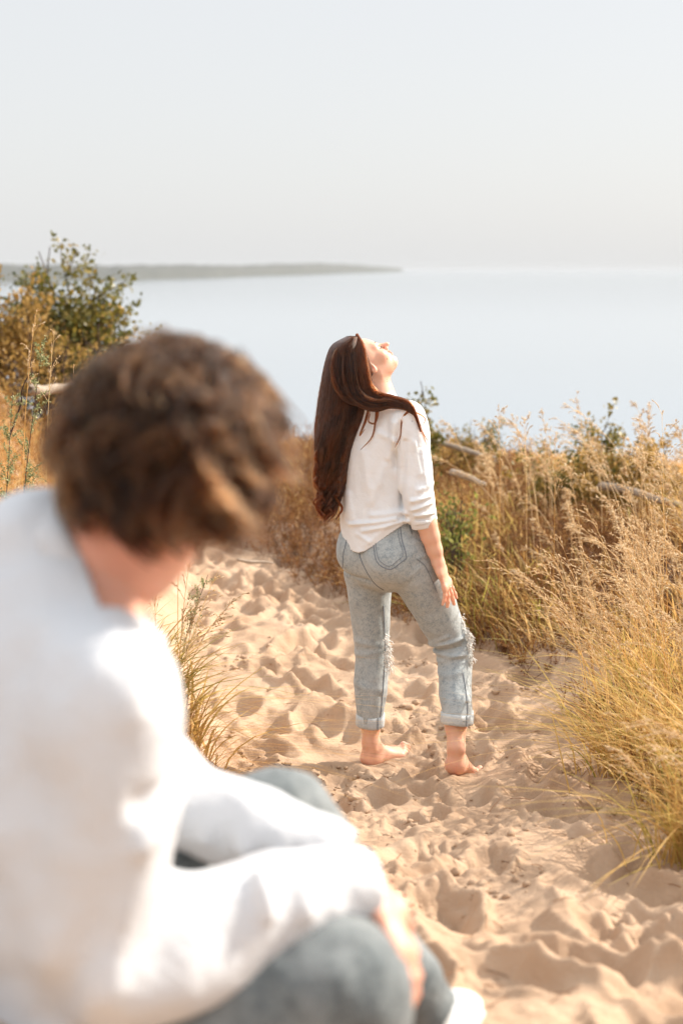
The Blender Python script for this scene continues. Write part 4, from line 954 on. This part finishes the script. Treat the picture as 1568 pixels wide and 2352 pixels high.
def herb(name, label, xr_, yr_, n, hr, seed, mat, ext=None, k=9, leaf=.006):
    q = np.random.default_rng(seed); xy = np.stack([q.uniform(*xr_, n), q.uniform(*yr_, n)], 1)
    if ext is not None: xy = xy[ext(xy)]
    N = len(xy); B = zH(xy); h = q.uniform(*hr, N); t = np.linspace(0, 1, 5); g = Geo()
    D = nrm(np.concatenate([q.normal(0, .45, (N, 2)), np.ones((N, 1))], 1)); P = B[:, None] + D[:, None] * (h[:, None] * t)[..., None] + .02 * q.normal(0, 1, (N, 5, 3)) * t[None, :, None]
    tone = q.uniform(0, 1, N); V, Q, r = tubes(P, .0016, 3, tone * .5); g.add(V, Q, r=r)
    f = q.uniform(.2, 1, (N, k)); b0 = B[:, None] + D[:, None] * (h[:, None] * f)[..., None]; dd = nrm(q.normal(0, 1, (N, k, 3)) + UP * .5); L = h[:, None] * q.uniform(.15, .4, (N, k)); s_ = np.linspace(0, 1, 4)
    P2 = (b0[:, :, None] + dd[:, :, None] * (L[..., None] * s_)[..., None]).reshape(-1, 4, 3); V, Q, r = tubes(P2, .0009, 3, np.repeat(tone, k) * .6); g.add(V, Q, r=r)
    M = len(P2); j = 4; c = P2[:, 0][:, None] + (P2[:, 3] - P2[:, 0])[:, None] * q.uniform(.3, 1.05, (M, j, 1)); ds = nrm(q.normal(0, 1, (M, j, 3))); LP = (c[:, :, None] + ds[:, :, None] * (leaf * np.array([-1, 0, 1.]))[:, None]).reshape(-1, 3, 3)
    sd = nrm(np.cross(ds, q.normal(0, 1, (M, j, 3)))).reshape(-1, 1, 3) * (leaf * .45 * np.array([.2, 1, .1]))[None, :, None]
    V, Q, r = ribbons(LP, sd, np.clip(np.repeat(np.repeat(tone, k), j) * .6 + q.uniform(0, .5, len(LP)), 0, 1)); g.add(V, Q, r=r)
    return link(name, g.mesh(name), mat, kind='stuff', label=label)

def onmid(p):
    xr = np.interp(p[:, 1], YK, XR); xl = np.interp(p[:, 1], YK, XL); return (p[:, 0] > xr - .05 + .10 * noise2(p[:, 0] * 5, p[:, 1] * 5, 3))
herb('brown_ground_cover', 'low rust brown herbs beyond the woman', (-1.8, 1.6), (6.6, 11.6), 6500, (.10, .30), 201, M_HERB, onmid)
herb('brown_ground_cover', 'dark brown litter and herbs under the right bank grass', (.5, 3.2), (3.6, 8.6), 5200, (.05, .20), 202, M_HERB, lambda p: (p[:, 0] > np.interp(p[:, 1], YK, XR) + .02) & (noise2(p[:, 0] * 2, p[:, 1] * 2, 8) > -.4))
herb('brown_ground_cover', 'fine brown herbs on the left bank', (-3.0, -.5), (3.8, 10), 4200, (.08, .26), 203, M_STRAW, lambda p: p[:, 0] < np.interp(p[:, 1], YK, XL) - .32)

def seedfield(label, xr_, yr_, n, hr, seed, nb, ns, r=.0013, sp=.010, ext=None, lean=(-.45, -.2)):
    q = np.random.default_rng(seed); xy = np.stack([q.uniform(*xr_, n), q.uniform(*yr_, n)], 1); xy = xy[clear(xy, .22)]
    if ext is not None: xy = xy[ext(xy)]
    N = len(xy); h = q.uniform(*hr, N) * np.interp(xy[:, 1], [6.5, 8.5, 10.5], [1, .8, .5]); l = np.array(lean) + q.normal(0, .5, (N, 2)); st, br, se = stalks(zH(xy), h, l, q.uniform(.05, .5, N), seed + 1, nb, ns, r, sp)
    g = Geo()
    for V, Q, rr in (st, br, se): g.add(V, Q, r=rr)
    return link('seed_grass', g.mesh('seed_grass'), M_SEED, kind='stuff', label=label)
seedfield('pale feathery seed heads over the right slope', (.9, 5.0), (5.8, 10.5), 330, (.40, .85), 301, 16, 5, .0020, .019)
seedfield('pale feathery seed heads near the right edge', (1.0, 2.4), (3.6, 5.8), 55, (.45, .9), 311, 16, 7, .0015, .013)
seedfield('tall pale plumes standing above the right skyline', (.8, 3.6), (6.3, 8.8), 70, (.8, 1.15), 331, 16, 6, .0018, .016)
seedfield('seed heads in the grass of the left bank', (-3.2, -.8), (4.4, 9), 200, (.30, .62), 321, 12, 5, .0012, .009, ext=lambda p: p[:, 0] < np.interp(p[:, 1], YK, XL) - .35)

# tussocks one can point at: each is a plant with its leaves and its flowering stems
def tussock(loc, label, n, hr, ns_, seed, lean=(-.5, -.2), spread=.10, mat=M_GREENG, hs=(.6, .9), wr=(.0018, .0035), tone=(1.7, 2), bend=(.2, .9), sbend=(.08, .45), group=None):
    x, y = loc; z = float(H0(x, y)) - .01; root = empty('grass_tuft', (x, y, z), label, 'grass tuft', group); q = np.random.default_rng(seed)
    base = np.stack([x + q.normal(0, spread, n), y + q.normal(0, spread, n)], 1); base = zH(base); l = np.array(lean) + q.normal(0, .6, (n, 2)); g = Geo()
    V, Q, r = blades(base, q.uniform(*hr, n), q.uniform(*wr, n), l, q.uniform(*bend, n), q.beta(*tone, n), seed + 1, 8, .62); g.add(V, Q, r=r); link('leaves', g.mesh('leaves'), mat, root)
    if ns_:
        base = zH(np.stack([x + q.normal(0, spread, ns_), y + q.normal(0, spread, ns_)], 1)); l = np.array(lean) * .9 + q.normal(0, .42, (ns_, 2))
        st, br, se = stalks(base, q.uniform(*hs, ns_), l, q.uniform(*sbend, ns_), seed + 2, 18, 6, .0016, .0125, .50); g = Geo(); g.add(*st[:2], r=st[2]); g2 = Geo(); g2.add(*br[:2], r=br[2]); g2.add(*se[:2], r=se[2])
        s_ = link('stems', g.mesh('stems'), M_STRAW, root); link('seed_heads', g2.mesh('seed_heads'), M_SEED, s_)
    return root
tussock((1.10, 4.95), 'tall seeding grass tuft leaning furthest left over the path, right of the woman', 300, (.25, .60), 20, 401, (-.75, -.2), .09, hs=(.65, 1.0))
tussock((1.22, 4.45), 'dense yellow green grass tuft at the right edge of the path, mid height', 420, (.25, .62), 12, 402, (-.6, -.3), .11, hs=(.6, .9))
tussock((1.05, 3.72), 'bushy low grass tuft spilling on the sand at the right frame edge', 520, (.18, .48), 10, 403, (-.5, -.35), .09, hs=(.4, .7))
tussock((1.32, 3.9), 'straw coloured grass tuft behind the lowest tuft at the right edge', 360, (.25, .60), 9, 404, (-.4, -.1), .11, mat=M_STRAW, hs=(.5, .85))
tussock((1.30, 5.6), 'seeding grass tuft in front of the dark undergrowth on the right', 300, (.25, .60), 16, 405, (-.55, -.1), .12, hs=(.65, .95))
tussock((1.62, 4.9), 'tall straw grass tuft at the right frame edge with pale plumes', 320, (.30, .70), 13, 406, (-.35, .0), .12, mat=M_STRAW, hs=(.75, 1.1))
tussock((-.68, 4.95), 'green gold grass tuft hanging over the left bank edge beside the seated man', 560, (.18, .44), 3, 407, (.32, -.1), .095, wr=(.0026, .0055), bend=(.3, 1.1), tone=(2, 2), hs=(.4, .6))
tussock((-.55, 4.62), 'thin reddish drooping grass at the foot of the left bank', 200, (.18, .46), 2, 408, (1.0, -.35), .07, mat=M_STRAW, wr=(.0008, .0016), tone=(1.2, 3), bend=(.7, 1.3))
tussock((-1.30, 4.9), 'golden grass tuft left of the curly head on the left bank', 420, (.20, .5), 5, 409, (.3, .0), .14, mat=M_STRAW, wr=(.0012, .0026), hs=(.5, .75))
tussock((-1.62, 5.2), 'yellow grass tuft at the left frame edge', 420, (.20, .5), 5, 410, (.2, .0), .14, mat=M_STRAW, wr=(.0012, .0026), hs=(.5, .8))

def lone(base_uvy, top_uv, label, seed, nb=12, full=.3, sp=.010):
    u, v, y = base_uvy; x = px(u, v, y)[0]; z = float(H0(x, y)); top = px(*top_uv, y); h = max(.15, (top[2] - z) * 1.02); dx = (top[0] - x) / h
    root = empty('grass_stalk', (x, y, z), label, 'grass stalk'); b = np.array([[x, y, z]]); k = .35
    st, br, se = stalks(b, np.array([h]), np.array([[dx / (.10 + k), 0.]]), np.array([k]), seed, nb, 7, .0016, sp, full)
    link('stem', mesh_np('stem', *st[:2], rnd=st[2]), M_STRAW, root); g = Geo(); g.add(*br[:2], r=br[2]); g.add(*se[:2], r=se[2]); link('seed_head', g.mesh('seed_head'), M_SEED, root)
lone((92, 1000, 5.0), (122, 640), 'tall single grass stalk with open seed head against the dark bush', 501, 9, .26)
lone((172, 980, 5.2), (166, 740), 'short grass stalk with drooping pale seed head left of the curly head', 502, 10, .3)
lone((30, 980, 4.6), (80, 572), 'grass stalk bending right at the left frame edge above the bush line', 503, 8, .25)
lone((395, 860, 5.6), (434, 738), 'single grass stalk rising just above the curly head against the lake', 504, 8, .3)
lone((1530, 1200, 5.6), (1522, 842), 'faint tall grass stalk highest at the right frame edge', 505, 16, .4, .012)
lone((1545, 1250, 5.0), (1518, 990), 'brown seed stalk at the right frame edge against the lake', 506, 14, .38)
lone((1150, 1150, 6.8), (1146, 870), 'tall pale plume rising over the lake right of the small sapling', 507, 16, .4, .014)
lone((1212, 1150, 6.9), (1205, 885), 'pale plume with twin heads over the lake, left of the dark shrub', 508, 16, .4, .014)
lone((1275, 1150, 6.6), (1275, 930), 'drooping pale plume in front of the dark shrub left side', 509, 18, .4, .014)

# shrubs: branches and leaves
def shrub(u, v, y, w, h, n, label, seed, mat=M_LEAF, ls=.03, nb=16, tone=(1.6, 2), spire=0., cat='shrub', name='shrub', clus=.13):
    p = px(u, v, y); x = p[0]; z = float(H0(x, y)) - .03; root = empty(name, (x, y, z), label, cat); q = np.random.default_rng(seed); t = np.linspace(0, 1, 8)
    h = max(h + (p[2] - z), .6 * h)
    a = q.uniform(0, 6.28, nb); rr_ = np.sqrt(q.uniform(0, 1, nb)); L = h * (1 - .45 * rr_ ** 2) * q.uniform(.72, 1.02, nb); R = w * .5 * rr_ * (1 - spire * .6)
    out_ = np.stack([np.cos(a), np.sin(a), 0 * a], 1); P = np.array([x, y, z]) + UP * (L[:, None] * t)[..., None] + out_[:, None] * (R[:, None] * t ** .7)[..., None] + .03 * h * q.normal(0, 1, (nb, 8, 3)) * t[None, :, None]
    V, Q, r = tubes(P, (.011 * h * np.linspace(1, .25, 8))[None], 5); br = link('branches', mesh_np('branches', V, Q), M_TWIG, root)
    # twigs
    k = 9; f = q.uniform(.25, 1, (nb, k)); i = np.minimum((f * 7).astype(int), 6); c0 = np.take_along_axis(P, i[..., None].repeat(3, 2), 1); dd = nrm(out_[:, None] * .6 + q.normal(0, .6, (nb, k, 3)) + UP * .7); tl = (h * .26) * q.uniform(.5, 1.1, (nb, k)) * (1 - spire * .5)
    TW = (c0[:, :, None] + dd[:, :, None] * (tl[..., None] * np.linspace(0, 1, 4))[..., None]).reshape(-1, 4, 3); V, Q, r = tubes(TW, (.003 * h * np.linspace(1, .4, 4))[None], 3); link('twigs', mesh_np('twigs', V, Q), M_TWIG, br)
    m = len(TW); per = max(3, n // m); c = TW[:, 0][:, None] + (TW[:, 3] - TW[:, 0])[:, None] * q.uniform(.15, 1.08, (m, per, 1)) + q.normal(0, clus * h * .22, (m, per, 3))
    ctone = np.repeat(q.beta(*tone, m), per) * .65 + q.uniform(0, .4, m * per); c = c.reshape(-1, 3); d = nrm(q.normal(0, 1, c.shape) + UP * .4); s_ = nrm(np.cross(d, q.normal(0, 1, c.shape))); l = ls * q.uniform(.6, 1.3, len(c))
    LP = c[:, None] + d[:, None] * (l[:, None] * np.array([0, .45, .8, 1]))[..., None]; sd = s_[:, None] * (l[:, None] * np.array([.04, .30, .2, .01]))[..., None]
    V, Q, r = ribbons(LP, sd, np.clip(ctone, 0, 1)); link('foliage', mesh_np('foliage', V, Q, rnd=r), mat, root); return root
shrub(158, 800, 12.0, 1.02, .86, 10000, 'large dark green bush standing against the far headland', 601, ls=.050, nb=34)
shrub(20, 790, 11.0, .60, .66, 4200, 'golden bush at the left frame edge beside the dark bush', 602, M_LEAFG, .040, 16)
shrub(90, 800, 10.0, .7, .30, 1500, 'low golden shrub under the dark bush on the left', 603, M_LEAFG, .026, 12)
shrub(235, 830, 10.6, .8, .28, 1700, 'sparse golden shrub between the dark bush and the curly head', 604, M_LEAFG, .026, 14)
shrub(973, 990, 9.6, .20, .36, 1500, 'slender little sapling just right of the woman above the slope', 605, M_LEAF, .034, 8, spire=1, cat='sapling', name='sapling', tone=(2, 2))
shrub(1020, 1010, 10.6, .55, .20, 1100, 'low brown shrub on the crest right behind the woman', 606, M_LEAFG, .028, 12)
shrub(1098, 1015, 10.8, .42, .26, 1000, 'small dark shrub on the crest between the sapling and the pale plumes', 607, M_LEAF, .028, 10, tone=(2.4, 1.8))
shrub(1330, 1095, 9.2, .72, .46, 5200, 'rounded dark shrub on the right skyline', 608, M_LEAF, .030, 16, tone=(2, 1.6))
shrub(1450, 1120, 8.8, .72, .48, 4600, 'golden brown shrub right of the rounded dark shrub', 609, M_LEAFG, .030, 16)
shrub(1545, 1190, 8.4, .45, .38, 1200, 'small shrub at the right frame edge below the skyline', 610, M_LEAFG, .028, 10)
shrub(700, 1150, 10.2, .5, .16, 700, 'low golden shrub left of the hanging hair', 611, M_LEAFG, .024, 10)
shrub(1050, 1190, 7.6, .40, .20, 700, 'low green shrub beside the white sleeve on the right', 612, leaf_mat('fresh_green_leaves', [(0, (.07, .09, .02)), (.6, (.23, .24, .06)), (1, (.42, .40, .10))], .4), .030, 9)

def sage(u0, v0, u1, v1, y, label, seed, n=34):
    a = px(u0, v0, y); b = px(u1, v1, y); z = float(H0(a[0], y)); a[2] = min(a[2], z); root = empty('wormwood_plant', a, label, 'plant'); q = np.random.default_rng(seed)
    S_ = spline([a, a * .5 + b * .5 + np.array([-.02, 0, 0]), b], 20); V, Q, _ = tubes(S_[None], (.003 * np.linspace(1, .3, 20))[None], 5); link('stem', mesh_np('stem', V, Q), M_TWIG, root)
    f = q.uniform(.3, 1, n); c = np.stack([np.interp(f, np.linspace(0, 1, 20), S_[:, k]) for k in range(3)], 1); L = (.13 * (1.15 - f) + .015); d = nrm(nrm(b - a) * .8 + q.normal(0, .55, (n, 3)))
    BR = c[:, None] + d[:, None] * (L[:, None] * np.linspace(0, 1, 5))[..., None]; g = Geo(); V, Q, r = tubes(BR, .0009, 3, np.full(n, .3)); g.add(V, Q, r=r)
    per = 26; cc = BR[:, 0][:, None] + (BR[:, 4] - BR[:, 0])[:, None] * q.uniform(.05, 1, (n, per, 1)) + q.normal(0, .004, (n, per, 3)); cc = cc.reshape(-1, 3); dd = nrm(q.normal(0, 1, cc.shape)); ss = nrm(np.cross(dd, q.normal(0, 1, cc.shape)))
    V, Q, r = ribbons(cc[:, None] + dd[:, None] * (np.array([-1, 0, 1.]) * .0042)[:, None], ss[:, None] * (np.array([.3, 1, .2]) * .0024)[:, None], q.uniform(0, 1, len(cc))); g.add(V, Q, r=r)
    link('foliage', g.mesh('foliage'), M_SAGE, root)
sage(20, 1130, 98, 790, 4.9, 'grey green wormwood sprig reaching highest at the left edge', 701, 44)
sage(5, 1140, 30, 900, 4.7, 'shorter grey green wormwood clump at the left frame edge', 702, 40)
sage(400, 1500, 478, 1320, 5.3, 'slim green sprig beside the left bank tuft, just under the jaw of the seated man', 703, 20)
def twig(pts, label, rad, seed, mat=M_TWIG):
    P = [px(*p) for p in pts]; root_ = P[0]; S_ = spline(P, 24); q = np.random.default_rng(seed); V, Q, _ = tubes(S_[None], (rad * np.linspace(1, .4, 24))[None], 6); me = mesh_np('twig', V - root_, Q)
    o = link('twig', me, mat, label=label, cat='twig'); o.location = tuple(root_)
twig([(20, 1010, 4.9), (48, 930, 4.9), (50, 900, 4.88), (62, 870, 4.87), (76, 856, 4.86)], 'bare dark twig among the grass at the left edge', .0035, 1)

# driftwood logs
def log(p0, p1, rad, label, seed, y0, y1):
    a = px(*p0, y0); b = px(*p1, y1); a[2] = max(a[2], float(H0(a[0], a[1])) + rad * .6); b[2] = max(b[2], float(H0(b[0], b[1])) + rad * .6)
    n = 40; P = a + (b - a) * np.linspace(0, 1, n)[:, None]; P[:, 2] += .008 * noise2(np.linspace(0, 5, n), np.zeros(n), seed); R = rad * np.interp(np.linspace(0, 1, n), [0, .02, .5, .98, 1], [.55, 1, .85, .6, .25])
    V, Q, _ = tubes(P[None], R[None], 12); V = V + .12 * rad * noise3(V * 14, seed)[:, None] * nrm(V - np.repeat(P, 12, 0)); i0 = np.arange(12); 
    me = mesh_np('driftwood_log', V - a, np.concatenate([Q, [[i0[0], i0[k], i0[k + 1], i0[k + 2]] for k in range(1, 9, 2)], [[(n - 1) * 12 + j for j in (0, k, k + 1, k + 2)] for k in range(1, 9, 2)]]))
    o = link('driftwood_log', me, M_DRIFT, label=label, cat='log'); o.location = tuple(a)
log((978, 1010), (1138, 1052), .022, 'long pale driftwood log on the slope right behind the woman', 1, 10.0, 9.4)
log((1035, 1085), (1115, 1112), .022, 'short pale driftwood piece below the long log', 2, 8.7, 8.4)
log((1375, 1112), (1600, 1168), .026, 'pale driftwood log running out of the right frame edge', 3, 8.5, 7.9)
log((70, 898), (215, 888), .035, 'thick pale driftwood log on the left bank beside the curly head', 4, 8.6, 9.0)
log((545, 1288), (628, 1292), .010, 'thin pale stick lying where the path bends away', 5, 8.0, 8.1)

# crumbs of damp sand, shell bits and stray straws on the path
def crumbs():
    q = np.random.default_rng(77); n = 9000; y = q.uniform(1.9, 7.5, n); x = q.uniform(-.6, 1.3, n); w_ = noise2(x * 2.6, y * 2.6, 77)
    pit = np.zeros(n)
    for cx, cy, a, la, lb, dp in PITS: pit = np.maximum(pit, np.exp(-((x - cx) ** 2 + (y - cy) ** 2) / .006) * (dp > .035))
    k = ((w_ > .42) | (pit * q.random(n) > .55) | (q.random(n) < .02)) & (x > np.interp(y, YK, XL)) & (x < np.interp(y, YK, XR)); k &= (np.hypot(x - .2, y - 5.15) > .18) & (np.hypot(x - .46, y - 4.92) > .16)
    x, y = x[k], y[k]; n = len(x); z = H(x, y, False); s = np.clip(q.lognormal(-5.25, .6, n), .0016, .017); me = bpy.data.meshes.new('t')
    import bmesh; bm = bmesh.new(); bmesh.ops.create_icosphere(bm, subdivisions=2, radius=1); T = np.array([v.co[:] for v in bm.verts]); F = np.array([[v.index for v in f.verts] for f in bm.faces]); bm.free()
    V = T[None] * (s[:, None] * np.stack([q.uniform(.8, 1.4, n), q.uniform(.7, 1.2, n), q.uniform(.6, .95, n)], 1))[:, None]; V = V * (1 + .42 * noise3(T[None] * 1.9 + q.uniform(0, 99, (n, 1, 3)), 3) + .15 * noise3(T[None] * 4 + q.uniform(0, 99, (n, 1, 3)), 4))[..., None]
    V = V + np.stack([x, y, z + s * .25], 1)[:, None]; F = F[None] + (np.arange(n) * len(T))[:, None, None]
    link('sand_crumbs', mesh_np('sand_crumbs', V, Ft=F), m_sand, kind='stuff', label='crumbs of damp sand around the footprints')
    n = 190; y = q.uniform(2.2, 7.0, n); x = q.uniform(-.3, 1.1, n); z = H(x, y, False) + .003; a = q.uniform(0, 6.28, n); L = q.uniform(.008, .05, n); t_ = np.linspace(-1, 1, 5)
    P = np.stack([x, y, z], 1)[:, None] + np.stack([np.cos(a), np.sin(a), 0 * a], 1)[:, None] * (L[:, None] * t_)[..., None]; P[..., 2] += .004 * (1 - t_ ** 2)
    V, Q, r = tubes(P, .0009, 4, q.uniform(0, .6, n)); link('stray_straws', mesh_np('stray_straws', V, Q, rnd=r), M_HERB, kind='stuff', label='stray dry straws scattered on the sand')
crumbs()
# ------------------------------------------------------------------ lake haze
def haze():
    me = bpy.data.meshes.new('haze'); x0, x1, y0, y1, z0, z1 = -20000, 20000, -30, 26000, -27.0, 24.0
    V = [(x, y, z) for x in (x0, x1) for y in (y0, y1) for z in (z0, z1)]
    me.from_pydata(V, [], [(0, 1, 3, 2), (4, 6, 7, 5), (0, 4, 5, 1), (2, 3, 7, 6), (0, 2, 6, 4), (1, 5, 7, 3)]); me.update()
    m, t, out = new_mat('haze'); v = t.nodes.new('ShaderNodeVolumePrincipled')
    v.inputs['Color'].default_value = ((.70), .74, .78, 1); v.inputs['Density'].default_value = .000026; v.inputs['Anisotropy'].default_value = 0.0
    t.links.new(v.outputs[0], out.inputs['Volume'])
    link('haze', me, m, kind='stuff')
haze()
